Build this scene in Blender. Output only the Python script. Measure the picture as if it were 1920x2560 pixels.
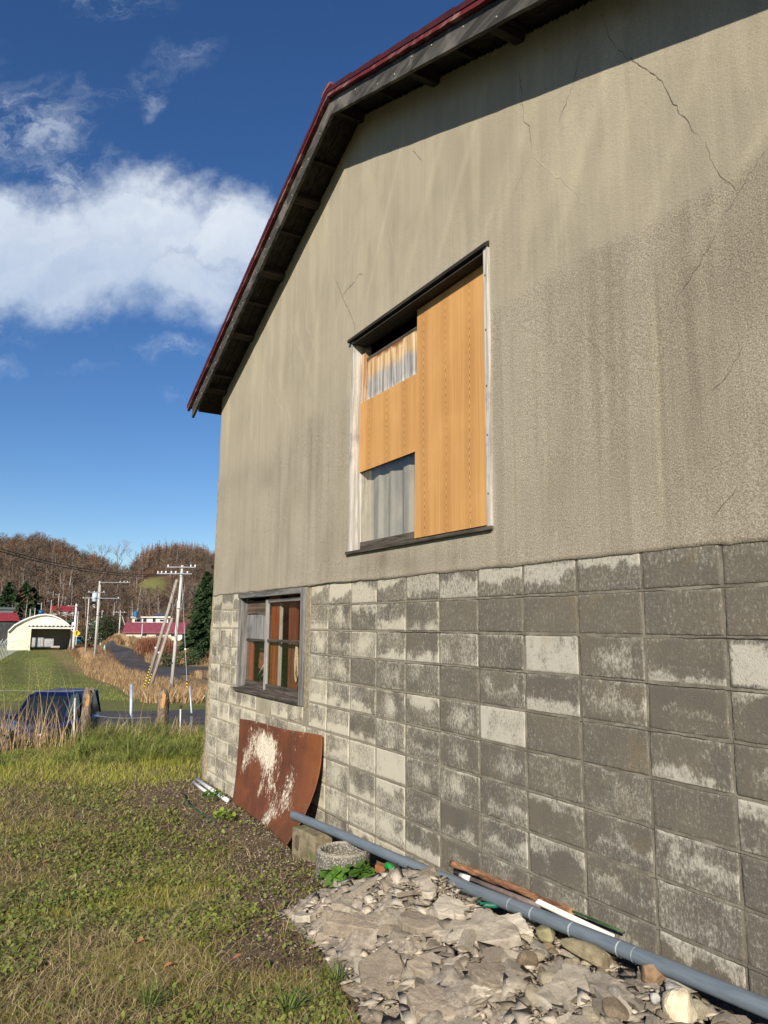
import bpy, bmesh, math, random
import numpy as np
from mathutils import Vector, Matrix
random.seed(7); rng = np.random.default_rng(11)
PI = math.pi
scene = bpy.context.scene
for o in list(bpy.data.objects): bpy.data.objects.remove(o)

# ------------------------------------------------------------------ camera
F_PX, H, PIT, ROLL = 1839.4, 2.6176, .1545, .0076
CAM = np.array([5.4764, -2.6495, 1.7322])
_d = np.array([math.cos(H)*math.cos(PIT), math.sin(H)*math.cos(PIT), math.sin(PIT)])
_r = np.array([math.sin(H), -math.cos(H), 0.0]); _u = np.cross(_r, _d)
_c, _s = math.cos(ROLL), math.sin(ROLL)
RT, UP = _c*_r + _s*_u, -_s*_r + _c*_u
cam_data = bpy.data.cameras.new('camera'); cam = bpy.data.objects.new('camera', cam_data)
scene.collection.objects.link(cam); scene.camera = cam
cam_data.sensor_fit = 'VERTICAL'; cam_data.sensor_height = 36.0; cam_data.sensor_width = 27.0
cam_data.lens = F_PX*36.0/2560
cam_data.clip_start = .05; cam_data.clip_end = 4000
M = Matrix(((RT[0], UP[0], -_d[0], CAM[0]), (RT[1], UP[1], -_d[1], CAM[1]), (RT[2], UP[2], -_d[2], CAM[2]), (0, 0, 0, 1)))
cam.matrix_world = M
scene.render.resolution_x, scene.render.resolution_y = 768, 1024

# ------------------------------------------------------------------ light and sky
SUN = np.array([.671, -.606, .427]); SUN = SUN/np.linalg.norm(SUN)        # towards the sun
sl = bpy.data.lights.new('sun', 'SUN'); so = bpy.data.objects.new('sun', sl); scene.collection.objects.link(so)
sl.energy = 5.0; sl.angle = math.radians(.53); sl.color = (1.0, .91, .77)
so.rotation_euler = Vector(SUN.tolist()).to_track_quat('Z', 'Y').to_euler(); so.location = (20, -20, 20)
scene.view_settings.view_transform = 'Standard'; scene.view_settings.look = 'None'
scene.view_settings.exposure = .50; scene.view_settings.gamma = 1.0; scene.view_settings.use_curve_mapping = False

class NT:
    """tiny node helper"""
    def __init__(s, tree): s.t = tree; s.n = tree.nodes; s.l = tree.links
    def new(s, kind, **kw):
        n = s.n.new(kind)
        for k, v in kw.items(): setattr(n, k, v)
        return n
    def link(s, a, b): s.l.new(a, b)
    def put(s, sock, v):
        if isinstance(v, bpy.types.NodeSocket): s.l.new(v, sock)
        else: sock.default_value = v
    def math(s, op, a, b=None, c=None, clamp=False):
        n = s.new('ShaderNodeMath', operation=op, use_clamp=clamp); s.put(n.inputs[0], a)
        if b is not None: s.put(n.inputs[1], b)
        if c is not None: s.put(n.inputs[2], c)
        return n.outputs[0]
    def vmath(s, op, a, b=None):
        n = s.new('ShaderNodeVectorMath', operation=op); s.put(n.inputs[0], a)
        if b is not None: s.put(n.inputs[1], b)
        return n.outputs['Value' if op in ('DOT_PRODUCT', 'LENGTH') else 'Vector']
    def noise(s, vec, scale, detail=4, rough=.55, dist=0.0, col=False):
        n = s.new('ShaderNodeTexNoise'); s.put(n.inputs['Vector'], vec)
        n.inputs['Scale'].default_value = scale; n.inputs['Detail'].default_value = detail
        n.inputs['Roughness'].default_value = rough; n.inputs['Distortion'].default_value = dist
        return n.outputs['Color' if col else 'Fac']
    def ramp(s, fac, a, b, lo=0.0, hi=1.0, smooth=True):
        n = s.new('ShaderNodeMapRange', interpolation_type='SMOOTHSTEP' if smooth else 'LINEAR'); s.put(n.inputs[0], fac)
        n.inputs[1].default_value = a; n.inputs[2].default_value = b
        n.inputs[3].default_value = lo; n.inputs[4].default_value = hi
        return n.outputs[0]
    def mix(s, fac, a, b, mode='MIX'):
        n = s.new('ShaderNodeMix', data_type='RGBA', blend_type=mode); s.put(n.inputs[0], fac)
        s.put(n.inputs[6], a if not isinstance(a, tuple) or len(a) == 4 else (*a, 1))
        s.put(n.inputs[7], b if not isinstance(b, tuple) or len(b) == 4 else (*b, 1))
        return n.outputs[2]
    def coord(s, scale=(1, 1, 1), which='Object', rot=(0, 0, 0)):
        tc = s.new('ShaderNodeTexCoord'); mp = s.new('ShaderNodeMapping')
        s.link(tc.outputs[which], mp.inputs[0]); mp.inputs['Scale'].default_value = scale; mp.inputs['Rotation'].default_value = rot
        return mp.outputs[0]
    def attr(s, name, out='Color'):
        return s.new('ShaderNodeAttribute', attribute_name=name).outputs[out]
    def sep(s, v): n = s.new('ShaderNodeSeparateXYZ'); s.put(n.inputs[0], v); return n.outputs

world = bpy.data.worlds.new('World'); scene.world = world; world.use_nodes = True
W = NT(world.node_tree); W.n.clear()
sky = W.new('ShaderNodeTexSky', sky_type='NISHITA'); sky.sun_disc = False
sky.sun_elevation = math.asin(SUN[2]); sky.sun_rotation = math.atan2(SUN[0], SUN[1])
sky.altitude = 300; sky.air_density = 1.0; sky.dust_density = 0.0; sky.ozone_density = 4.0
gen = W.new('ShaderNodeTexCoord').outputs['Generated']
FW = (math.cos(H), math.sin(H), 0); RW = (math.sin(H), -math.cos(H), 0)
df = W.vmath('DOT_PRODUCT', gen, FW); dr = W.vmath('DOT_PRODUCT', gen, RW); dz = W.sep(gen)[2]
dfm = W.math('MAXIMUM', df, .05)
A_ = W.math('DIVIDE', dr, dfm); E_ = W.math('DIVIDE', dz, dfm)
cb = W.new('ShaderNodeCombineXYZ'); W.link(A_, cb.inputs[0]); W.link(E_, cb.inputs[1]); ae = cb.outputs[0]
w1 = W.noise(ae, 5.0, 6, .6, col=True); w2 = W.noise(ae, 17.0, 6, .65, col=True)
off = W.vmath('ADD', W.vmath('MULTIPLY', W.vmath('SUBTRACT', w1, (.5, .5, .5)), (.20, .16, 0)),
              W.vmath('MULTIPLY', W.vmath('SUBTRACT', w2, (.5, .5, .5)), (.07, .07, 0)))
aew = W.vmath('ADD', ae, off)
def ray_px(u, v):
    return _d + (u-960)/F_PX*RT - (v-1280)/F_PX*UP
K = 1920/1659
def dirae(u, v):
    r = ray_px(u*K, v*K); f = r[0]*FW[0]+r[1]*FW[1]
    return (r[0]*RW[0]+r[1]*RW[1])/f, r[2]/f
def blob(u, v, ru, rv, amp):
    a, e = dirae(u, v); a2, e2 = dirae(u+ru, v); a3, e3 = dirae(u, v-rv)
    sa, se = abs(a2-a), abs(e3-e)
    q = W.vmath('MULTIPLY', W.vmath('SUBTRACT', aew, (a, e, 0)), (1/sa, 1/se, 0))
    return W.math('MULTIPLY', W.math('SUBTRACT', 1.0, W.vmath('LENGTH', q), clamp=True), amp)
# (where the clouds stand in the sky, as directions from the place)
big = None
for b in [(140, 545, 370, 165, 2.5), (300, 475, 230, 165, 2.6), (520, 500, 190, 130, 2.0), (10, 530, 260, 150, 2.3), (420, 590, 270, 112, 1.8), (-150, 520, 300, 170, 2.2), (620, 545, 170, 110, 1.8)]:
    x = blob(*b); big = x if big is None else W.math('MAXIMUM', big, x)
thin = None
for b in [(60, 290, 180, 140, .72), (20, 230, 180, 55, .66), (150, 390, 200, 90, .9), (335, 188, 62, 62, .62), (205, 195, 90, 45, .42), (400, 105, 90, 40, .35), (370, 742, 130, 36, .85), (240, 5, 120, 38, .8), (130, 650, 260, 70, .9), (20, 700, 150, 55, .6),
          (30, 800, 90, 35, .42), (205, 800, 60, 25, .4), (355, 855, 40, 25, .4), (-200, 120, 220, 90, .8), (900, -300, 300, 100, .8), (1400, -400, 400, 120, .9)]:
    x = blob(*b); thin = x if thin is None else W.math('MAXIMUM', thin, x)
fib = W.noise(W.vmath('MULTIPLY', aew, (1, 1.6, 1)), 11, 9, .68)
thin_d = W.math('MULTIPLY', W.math('MULTIPLY', thin, W.ramp(fib, .40, .72)), .95)
fine = W.noise(ae, 26, 7, .62)
edge = W.math('ADD', big, W.math('MULTIPLY', W.math('SUBTRACT', fine, .5), .55))
big_d = W.ramp(edge, .06, 1.45)
dens = W.math('MULTIPLY', W.math('MAXIMUM', big_d, thin_d, clamp=True), W.ramp(df, .02, .2))
dens = W.math('MINIMUM', dens, .93)
shade = W.ramp(W.noise(aew, 6.5, 6, .6), .3, .72)
top = W.ramp(E_, dirae(200, 660)[1], dirae(200, 400)[1])
cc = W.mix(W.math('MULTIPLY', W.math('ADD', W.math('MULTIPLY', shade, .5), W.math('MULTIPLY', top, .5)), 1.0), (4.0, 5.1, 6.9), (7.9, 8.4, 9.0))
hs = W.new('ShaderNodeHueSaturation'); W.link(sky.outputs[0], hs.inputs['Color']); hs.inputs['Saturation'].default_value = 1.17; hs.inputs['Hue'].default_value = .508; hs.inputs['Value'].default_value = 1.0
bg = W.new('ShaderNodeBackground'); W.link(W.mix(dens, hs.outputs[0], cc), bg.inputs[0]); bg.inputs[1].default_value = .076
wo = W.new('ShaderNodeOutputWorld'); W.link(bg.outputs[0], wo.inputs[0])

# ------------------------------------------------------------------ numpy noise
def _h(ix, iy, s):
    n = (ix.astype(np.int64)*374761393 + iy.astype(np.int64)*668265263 + s*2147483647) & 0xffffffff
    n = ((n ^ (n >> 13))*1274126177) & 0xffffffff
    return ((n ^ (n >> 16)) & 0xffff)/65535.0
def vnoise(x, y, s=0):
    x = np.asarray(x, float); y = np.asarray(y, float); ix, iy = np.floor(x), np.floor(y); fx, fy = x-ix, y-iy
    fx = fx*fx*(3-2*fx); fy = fy*fy*(3-2*fy)
    return (_h(ix, iy, s)*(1-fx)+_h(ix+1, iy, s)*fx)*(1-fy) + (_h(ix, iy+1, s)*(1-fx)+_h(ix+1, iy+1, s)*fx)*fy
def fbm(x, y, s=0, o=4, g=.5):
    t = 0; a = 1; w = 0
    for i in range(o): t = t + a*vnoise(np.asarray(x)*2**i+i*17.3, np.asarray(y)*2**i-i*9.1, s+i); w += a; a *= g
    return t/w
def sm(t): t = np.clip(t, 0, 1); return t*t*(3-2*t)

# ------------------------------------------------------------------ terrain height
_DX = np.array([-60, 0, 11.5, 12.8, 14.5, 18, 22, 26, 39, 50, 62, 80, 2000.])
_DZ = np.array([0, 0, 0, .05, .55, 1.35, 1.95, 2.12, 2.18, 3.15, 3.72, 3.77, 3.77])
def ridge(b):                     # ridge height over the camera as a function of the bearing tangent y/D, at 450 m
    xs = np.array([-2, -.25, 0, .041, .075, .114, .130, .150, .167, .184, .194, .200, .217, .234, .258, .280, .307, .6, 2])
    zs = np.array([25, 35, 37.5, 37.6, 38, 36, 32.5, 31.0, 27, 24, 23, 27, 34, 36.5, 38, 38, 35.5, 38, 28.])
    return np.interp(b, xs, zs)
def gz(x, y):
    x = np.asarray(x, float); y = np.asarray(y, float)
    D = 5.48 - x
    z = -np.interp(D, _DX, _DZ)
    z = z - .02 + .26*sm((x+.8)/3.5)*np.where(D < 20, 1, 1)
    z = z + .035*(fbm(x*.9, y*.9, 3)-.5)*sm((D-1)/3)*np.where(D < 13, 1, 0)
    b = (y+2.65)/np.maximum(D, 5)
    # bank to the right of the far road
    z = z + 2.7*sm((D-88)/62)*sm((b-(.128+.025*sm((D-90)/80)))/.035)*(1-sm((D-215)/60))
    rd = ridge(b)
    hill = sm((D-205)/255)*(rd+3.5)+ (sm((D-205)/40)-0)*2.0
    z = z + np.where(D > 205, hill, 0)
    z = z + np.where(D > 230, (fbm(x*.03, y*.03, 8)-.5)*10*sm((D-230)/60), 0)
    z = z - 30*sm((D-480)/200)
    return z
def gzf(x, y): return float(gz(x, y))
def hit(u, v):                    # where the line of sight of a photo pixel (1920x2560) meets the ground
    r = ray_px(u, v); r = r/np.linalg.norm(r); t = np.concatenate([np.linspace(2, 60, 2400), np.linspace(60, 520, 3000)])
    p = CAM + t[:, None]*r; below = p[:, 2] < gz(p[:, 0], p[:, 1])
    i = int(np.argmax(below)) if below.any() else len(t)-1
    return p[i]
def c1(cu, cv): return cu*.33755, 1280+cv*.33755            # crop of the far view -> photo pixels
def hit1(cu, cv): return hit(*c1(cu, cv))
def at(u, v, D):                  # the point at distance west D on a photo pixel's line of sight
    r = ray_px(u, v); return CAM + r*(-D/r[0])
def at1(cu, cv, D): return at(*c1(cu, cv), D)
def onY(u, v, y): r = ray_px(u, v); return CAM + r*((y-CAM[1])/r[1])

# ------------------------------------------------------------------ object helpers
COL = scene.collection
def tag(o, label=None, cat=None, group=None, kind=None):
    if label: o['label'] = label
    if cat: o['category'] = cat
    if group: o['group'] = group
    if kind: o['kind'] = kind
    return o
def empty(name, loc, label, cat, group=None):
    o = bpy.data.objects.new(name, None); COL.objects.link(o); o.location = [float(c) for c in loc]; o.empty_display_size = .2
    return tag(o, label, cat, group)
def world_loc(o):
    v = Vector((0, 0, 0))
    while o is not None: v += o.location; o = o.parent
    return v
def link_mesh(name, me, mat, parent=None, origin=None, smooth=False):
    """me in world coordinates; origin moved to the parent's or to the given point"""
    o = bpy.data.objects.new(name, me); COL.objects.link(o)
    mats = mat if isinstance(mat, (list, tuple)) else [mat]
    for m in mats: me.materials.append(m)
    if smooth: me.polygons.foreach_set('use_smooth', [True]*len(me.polygons))
    if parent is not None:
        o.parent = parent; w = world_loc(parent); me.transform(Matrix.Translation(-w))
    else:
        if origin is None:
            n = len(me.vertices); co = np.empty(n*3); me.vertices.foreach_get('co', co); co = co.reshape(-1, 3)
            origin = (co[:, 0].mean(), co[:, 1].mean(), co[:, 2].min())
        origin = Vector([float(c) for c in origin]); me.transform(Matrix.Translation(-origin)); o.location = origin
    me.update(); return o
class MB:
    def __init__(s): s.v = []; s.f = []; s.m = []; s.mi = 0
    def add(s, verts, faces):
        b = len(s.v); s.v += [tuple(float(c) for c in p) for p in verts]; s.f += [tuple(b+i for i in f) for f in faces]; s.m += [s.mi]*len(faces); return s
    def box(s, c, size, rot=None):
        hx, hy, hz = size[0]/2, size[1]/2, size[2]/2
        vs = [Vector((x*hx, y*hy, z*hz)) for x in (-1, 1) for y in (-1, 1) for z in (-1, 1)]
        if rot is not None: vs = [rot @ p for p in vs]
        c = Vector(c); vs = [c+p for p in vs]
        return s.add(vs, [(0, 1, 3, 2), (4, 6, 7, 5), (0, 4, 5, 1), (2, 3, 7, 6), (0, 2, 6, 4), (1, 5, 7, 3)])
    def span(s, x0, x1, y0, y1, z0, z1): return s.box(((x0+x1)/2, (y0+y1)/2, (z0+z1)/2), (abs(x1-x0), abs(y1-y0), abs(z1-z0)))
    def tube(s, pts, rad, n=8, cap=True):
        pts = [Vector([float(c) for c in p]) for p in pts]
        if not hasattr(rad, '__len__'): rad = [rad]*len(pts)
        rings = []; up = Vector((0, 0, 1))
        for i, p in enumerate(pts):
            d = (pts[min(i+1, len(pts)-1)]-pts[max(i-1, 0)]).normalized()
            a = d.cross(up) if abs(d.z) < .95 else d.cross(Vector((1, 0, 0))); a.normalize(); b = a.cross(d)
            rings.append([p+(a*math.cos(t*2*PI/n)+b*math.sin(t*2*PI/n))*rad[i] for t in range(n)])
        vs = [q for r in rings for q in r]; fs = []
        for i in range(len(pts)-1):
            for t in range(n):
                t2 = (t+1) % n; fs.append((i*n+t, i*n+t2, (i+1)*n+t2, (i+1)*n+t))
        if cap: fs.append(tuple(range(n-1, -1, -1))); fs.append(tuple((len(pts)-1)*n+t for t in range(n)))
        return s.add(vs, fs)
    def prism(s, poly, ax, a0, a1):
        """poly: list of 2d points; ax: axis of extrusion"""
        def P(p, a): return (a, p[0], p[1]) if ax == 0 else ((p[0], a, p[1]) if ax == 1 else (p[0], p[1], a))
        n = len(poly); vs = [P(p, a0) for p in poly]+[P(p, a1) for p in poly]
        return s.add(vs, [tuple(range(n)), tuple(range(2*n-1, n-1, -1))]+[(i, i+n, (i+1) % n+n, (i+1) % n) for i in range(n)])
    def xf(s, mtx, start=0):
        for i in range(start, len(s.v)): s.v[i] = tuple(mtx @ Vector(s.v[i]))
        return s
    def build(s, name, mat, parent=None, origin=None, smooth=False, bevel=0, seg=2):
        me = bpy.data.meshes.new(name); me.from_pydata(s.v, [], s.f)
        bm = bmesh.new(); bm.from_mesh(me); bmesh.ops.recalc_face_normals(bm, faces=bm.faces[:])
        if bevel: 
            bmesh.ops.bevel(bm, geom=[e for e in bm.edges if len(e.link_faces) == 2 and e.calc_face_angle(0) > .5], offset=bevel, segments=seg, affect='EDGES', profile=.6)
        bm.to_mesh(me); bm.free()
        if s.mi == 0 and not bevel: pass
        if any(s.m) and not bevel: me.polygons.foreach_set('material_index', s.m)
        return link_mesh(name, me, mat, parent, origin, smooth)
def soup(name, V, Fc, mat, parent=None, origin=None, attrs=None, smooth=False, uv=None):
    """V (n,3), Fc (m,k) arrays -> mesh object, attrs: name -> (n,4) point colours"""
    V = np.asarray(V, np.float64); Fc = np.asarray(Fc, np.int32); m, k = Fc.shape
    me = bpy.data.meshes.new(name); me.vertices.add(len(V)); me.vertices.foreach_set('co', V.ravel())
    me.loops.add(m*k); me.loops.foreach_set('vertex_index', Fc.ravel())
    me.polygons.add(m); me.polygons.foreach_set('loop_start', np.arange(0, m*k, k)); me.polygons.foreach_set('loop_total', np.full(m, k))
    me.update(calc_edges=True)
    for an, arr in (attrs or {}).items():
        a = me.color_attributes.new(an, 'FLOAT_COLOR', 'POINT'); a.data.foreach_set('color', np.asarray(arr, np.float32).ravel())
    return link_mesh(name, me, mat, parent, origin, smooth)

# ------------------------------------------------------------------ materials
def new_mat(name):
    m = bpy.data.materials.new(name); m.use_nodes = True; t = NT(m.node_tree); b = t.n['Principled BSDF']
    b.inputs['Specular IOR Level'].default_value = .3; return m, t, b
def bump(t, b, h, strength=.5, dist=.01):
    n = t.new('ShaderNodeBump'); n.inputs['Strength'].default_value = strength; n.inputs['Distance'].default_value = dist
    t.put(n.inputs['Height'], h); t.link(n.outputs[0], b.inputs['Normal']); return n
def plain(name, c1_, c2_=None, scale=8, rough=.8, bs=.3, bd=.004, metal=0, stretch=(1, 1, 1), c3=None, s3=2.0, lo=.35, hi=.68, bscale=None):
    m, t, b = new_mat(name); v = t.coord(stretch)
    n = t.noise(v, scale, 7, .6); col = t.mix(t.ramp(n, lo, hi), c1_, c2_ or tuple(x*.6 for x in c1_))
    if c3: col = t.mix(t.ramp(t.noise(v, s3, 5, .6, .6), .5, .68), col, c3)
    t.link(col, b.inputs['Base Color']); b.inputs['Roughness'].default_value = rough; b.inputs['Metallic'].default_value = metal
    if bs: bump(t, b, t.noise(v, bscale or scale*2.5, 6, .65), bs, bd)
    return m
def weathered(name, light, dark, axis=0, scale=1.0, rust=None):
    """old boards, grain along the given axis"""
    st = [34*scale]*3; st[axis] = 1.6*scale
    m, t, b = new_mat(name); v = t.coord(tuple(st)); g = t.noise(v, 1, 9, .68, .5); w = t.noise(t.coord(), 5*scale, 5, .6)
    col = t.mix(t.ramp(g, .36, .66), dark, light); col = t.mix(t.ramp(w, .52, .75, 0, .6), col, tuple(x*.45 for x in dark))
    if rust: col = t.mix(t.ramp(t.noise(t.coord(), 3.1, 4, .6), .5, .66, 0, .85), col, rust)
    t.link(col, b.inputs['Base Color']); b.inputs['Roughness'].default_value = .85; bump(t, b, g, .6, .004); return m
def attr_mat(name, attr='col', rough=.85, spec=.2, trans=0.0, var=.25, bscale=0):
    m, t, b = new_mat(name); c = t.attr(attr)
    if var:
        n = t.noise(t.coord(), 9, 4, .6); c = t.mix(t.ramp(n, .3, .7), t.mix(1.0, c, (1-var,)*3, 'MULTIPLY'), t.mix(1.0, c, (1+var,)*3, 'MULTIPLY'))
    t.link(c, b.inputs['Base Color']); b.inputs['Roughness'].default_value = rough; b.inputs['Specular IOR Level'].default_value = spec
    if bscale: bump(t, b, t.noise(t.coord(), bscale, 6, .7), .6, .01)
    if trans:
        tr = t.new('ShaderNodeBsdfTranslucent'); t.link(c, tr.inputs[0]); mx = t.new('ShaderNodeMixShader'); mx.inputs[0].default_value = trans
        t.link(b.outputs[0], mx.inputs[1]); t.link(tr.outputs[0], mx.inputs[2]); t.link(mx.outputs[0], t.n['Material Output'].inputs[0])
    return m
def glass(name, tint=(.93, .93, .91), refl=.12):
    m, t, b = new_mat(name); t.n.remove(b)
    tr = t.new('ShaderNodeBsdfTransparent'); tr.inputs[0].default_value = (*tint, 1); gl = t.new('ShaderNodeBsdfGlossy'); gl.inputs['Roughness'].default_value = .03
    fr = t.new('ShaderNodeLayerWeight'); fr.inputs[0].default_value = .5; mx = t.new('ShaderNodeMixShader')
    t.link(t.math('ADD', t.math('MULTIPLY', t.math('POWER', fr.outputs['Facing'], 4.0), .75), .03, clamp=True), mx.inputs[0]); t.link(tr.outputs[0], mx.inputs[1]); t.link(gl.outputs[0], mx.inputs[2])
    t.link(mx.outputs[0], t.n['Material Output'].inputs[0]); return m
MAT = {}
# ================================================================== THE BUILDING
XR = 4.45                                            # right end of the wall
PK = (.488, 5.902); SL, SR = .4247, -.391            # underside line of the barge board
def barge(x): return PK[1] + (SL*(x-PK[0]) if x < PK[0] else SR*(x-PK[0]))
bld = empty('storage_building', (0, 0, 0), 'grey gabled building with stained concrete block base, cement plaster gable and red roof edge', 'building')

# --- materials
def block_mat():
    m, t, b = new_mat('concrete_block'); a = t.sep(t.attr('tone')); tone, warm, seed = a[0], a[1], a[2]
    tc = t.new('ShaderNodeTexCoord'); obj = tc.outputs['Object']
    uv = t.attr('cell'); us = t.sep(uv)
    cb = t.new('ShaderNodeCombineXYZ'); t.link(t.math('MULTIPLY', seed, 37.0), cb.inputs[1])
    p = t.vmath('ADD', obj, cb.outputs[0])
    n1 = t.noise(p, 6, 9, .70, .5); n2 = t.noise(t.vmath('MULTIPLY', p, (1, 1, .45)), 34, 6, .65); n3 = t.noise(obj, 210, 3, .6)
    # salt bloom that hugs the edges of some blocks, or their middles
    ex = t.math('ABSOLUTE', t.math('SUBTRACT', us[0], .5)); ez = t.math('ABSOLUTE', t.math('SUBTRACT', us[1], .5))
    ed = t.ramp(t.math('ADD', t.math('MAXIMUM', ex, ez), t.math('MULTIPLY', t.math('SUBTRACT', n1, .5), .35)), .26, .5)
    sgn = t.math('SUBTRACT', t.noise(t.vmath('MULTIPLY', seed, (77, 0, 0)), 1, 0), .42)
    drip = t.math('SUBTRACT', .5, us[1])
    f = t.math('ADD', t.math('MULTIPLY', t.math('SUBTRACT', n1, .5), 2.1), t.math('MULTIPLY', t.math('SUBTRACT', n2, .5), .9))
    f = t.math('ADD', f, t.math('MULTIPLY', t.math('SUBTRACT', n3, .5), 1.1))
    f = t.math('ADD', f, t.math('MULTIPLY', t.math('MULTIPLY', ed, t.math('SUBTRACT', sgn, .04)), 2.0))
    f = t.math('ADD', f, t.math('MULTIPLY', drip, t.math('MULTIPLY', sgn, 1.2)))
    f = t.math('ADD', t.math('MULTIPLY', t.math('SUBTRACT', t.noise(t.vmath('MULTIPLY', obj, (1, 1, .55)), 85, 6, .80), .5), 2.3), t.math('ADD', tone, t.math('MULTIPLY', warm, .10)))
    f = t.math('ADD', f, t.math('MULTIPLY', t.math('SUBTRACT', n3, .5), .5))
    k = t.ramp(f, .08, .92)
    dark = t.mix(t.ramp(t.noise(p, 3, 3), .35, .65), (.108, .098, .080), (.132, .116, .089)); light = t.mix(warm, (.43, .405, .34), (.52, .48, .37))
    c = t.mix(k, dark, light)
    c = t.mix(t.ramp(t.noise(obj, 150, 4, .7), .58, .72, 0, .55), c, (.06, .055, .045))
    c = t.mix(t.ramp(t.noise(p, 2.2, 4, .6), .60, .75, 0, .35), c, (.20, .15, .07))
    t.link(c, b.inputs['Base Color']); b.inputs['Roughness'].default_value = .92
    h = t.math('ADD', t.math('MULTIPLY', t.noise(obj, 120, 6, .75), .8), t.math('MULTIPLY', t.noise(obj, 30, 4, .6), .4)); bump(t, b, h, .75, .006); return m
def mortar_mat():
    m, t, b = new_mat('mortar'); v = t.coord(); warm = t.ramp(t.sep(v)[0], -3.2, 3.2)
    a = t.mix(t.ramp(t.noise(v, 6, 6, .65), .35, .7), (.29, .26, .185), (.40, .365, .27)); c = t.mix(t.ramp(t.noise(v, 7, 6, .65), .38, .7), (.125, .11, .085), (.24, .215, .17))
    t.link(t.mix(warm, a, c), b.inputs['Base Color']); b.inputs['Roughness'].default_value = .95; bump(t, b, t.noise(v, 90, 5, .7), .8, .006); return m
def plaster_mat():
    m, t, b = new_mat('cement_plaster'); a = t.sep(t.attr('stain')); v = t.coord()
    grime, smoothz, pale = a[0], a[1], a[2]
    streak = t.noise(t.coord((14, 14, .55)), 1, 6, .62, .3); blot = t.noise(v, 1.5, 6, .6, .5)
    fs_ = t.noise(t.coord((42, 42, .7)), 1, 5, .7)
    base = t.mix(smoothz, (.445, .392, .306), (.380, .336, .252))
    base = t.mix(t.ramp(streak, .35, .7, 0, .34), base, t.mix(1.0, base, (.72, .72, .74), 'MULTIPLY'))
    base = t.mix(t.ramp(blot, .42, .72, 0, .36), base, t.mix(1.0, base, (.70, .72, .70), 'MULTIPLY'))
    base = t.mix(t.ramp(fs_, .52, .72, 0, .22), base, (.52, .475, .38)); base = t.mix(t.ramp(fs_, .46, .30, 0, .20), base, (.25, .22, .165))
    base = t.mix(t.math('MULTIPLY', grime, .72), base, (.19, .165, .12))
    base = t.mix(t.math('MULTIPLY', pale, .75), base, (.50, .44, .32))
    g1 = t.noise(v, 140, 6, .82); g2 = t.noise(v, 60, 3, .6)
    gc = t.ramp(g1, .36, .68)
    rough_z = t.math('SUBTRACT', 1.0, t.math('MULTIPLY', smoothz, .62))
    sp = t.mix(gc, t.mix(1.0, base, (.47, .46, .44), 'MULTIPLY'), t.mix(1.0, base, (1.30, 1.30, 1.29), 'MULTIPLY'))
    c = t.mix(rough_z, base, sp); t.link(c, b.inputs['Base Color']); b.inputs['Roughness'].default_value = .95
    h = t.math('ADD', g1, t.math('MULTIPLY', g2, .5)); n = bump(t, b, h, .8, .010)
    t.link(t.math('ADD', t.math('MULTIPLY', rough_z, .62), .2), n.inputs['Strength']); return m
MAT['block'] = block_mat(); MAT['mortar'] = mortar_mat(); MAT['plaster'] = plaster_mat()
MAT['rough_cement'] = plain('rough_cement', (.33, .28, .19), (.17, .145, .10), 26, .95, .9, .012, bscale=60)
MAT['grey_wood_x'] = weathered('grey_wood_x', (.24, .235, .225), (.075, .072, .068), 0)
MAT['grey_wood_z'] = weathered('grey_wood_z', (.26, .25, .235), (.085, .08, .075), 2)
MAT['pale_wood_z'] = weathered('pale_wood_z', (.56, .53, .48), (.27, .25, .225), 2)
MAT['dark_wood_x'] = weathered('dark_wood_x', (.12, .10, .08), (.03, .026, .022), 0)
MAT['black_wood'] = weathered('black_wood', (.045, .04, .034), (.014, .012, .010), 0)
MAT['dark_wood_y'] = weathered('dark_wood_y', (.055, .043, .033), (.012, .010, .008), 1)
MAT['barge'] = weathered('barge_wood', (.085, .08, .072), (.026, .025, .023), 0, .8, (.15, .14, .125))
MAT['crack'] = plain('crack_dark', (.13, .108, .078), (.07, .058, .042), 20, .95, 0)
MAT['hairline'] = plain('crack_lime', (.46, .41, .30), (.36, .32, .235), 14, .95, 0)
MAT['orange_plank'] = weathered('orange_plank', (.40, .115, .028), (.20, .05, .014), 2, .6)
MAT['red_plank'] = weathered('red_plank', (.24, .07, .035), (.13, .04, .02), 2, .6)
MAT['dark'] = plain('dark_inside', (.05, .042, .035), (.03, .026, .02), 3, .9, 0)
def red_trim_mat():
    m, t, b = new_mat('red_painted_metal'); v = t.coord((2.2, 20, 20)); c = t.mix(t.ramp(t.noise(v, 1, 8, .7, .5), .42, .62), (.125, .022, .020), (.27, .15, .135))
    c = t.mix(t.ramp(t.noise(t.coord(), 3, 4), .45, .55), (.12, .018, .018), c); t.link(c, b.inputs['Base Color']); b.inputs['Roughness'].default_value = .55; return m
MAT['red'] = red_trim_mat()
MAT['roof_dark'] = plain('roof_sheet', (.075, .014, .014), (.045, .010, .010), 6, .5, .1)
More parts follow.
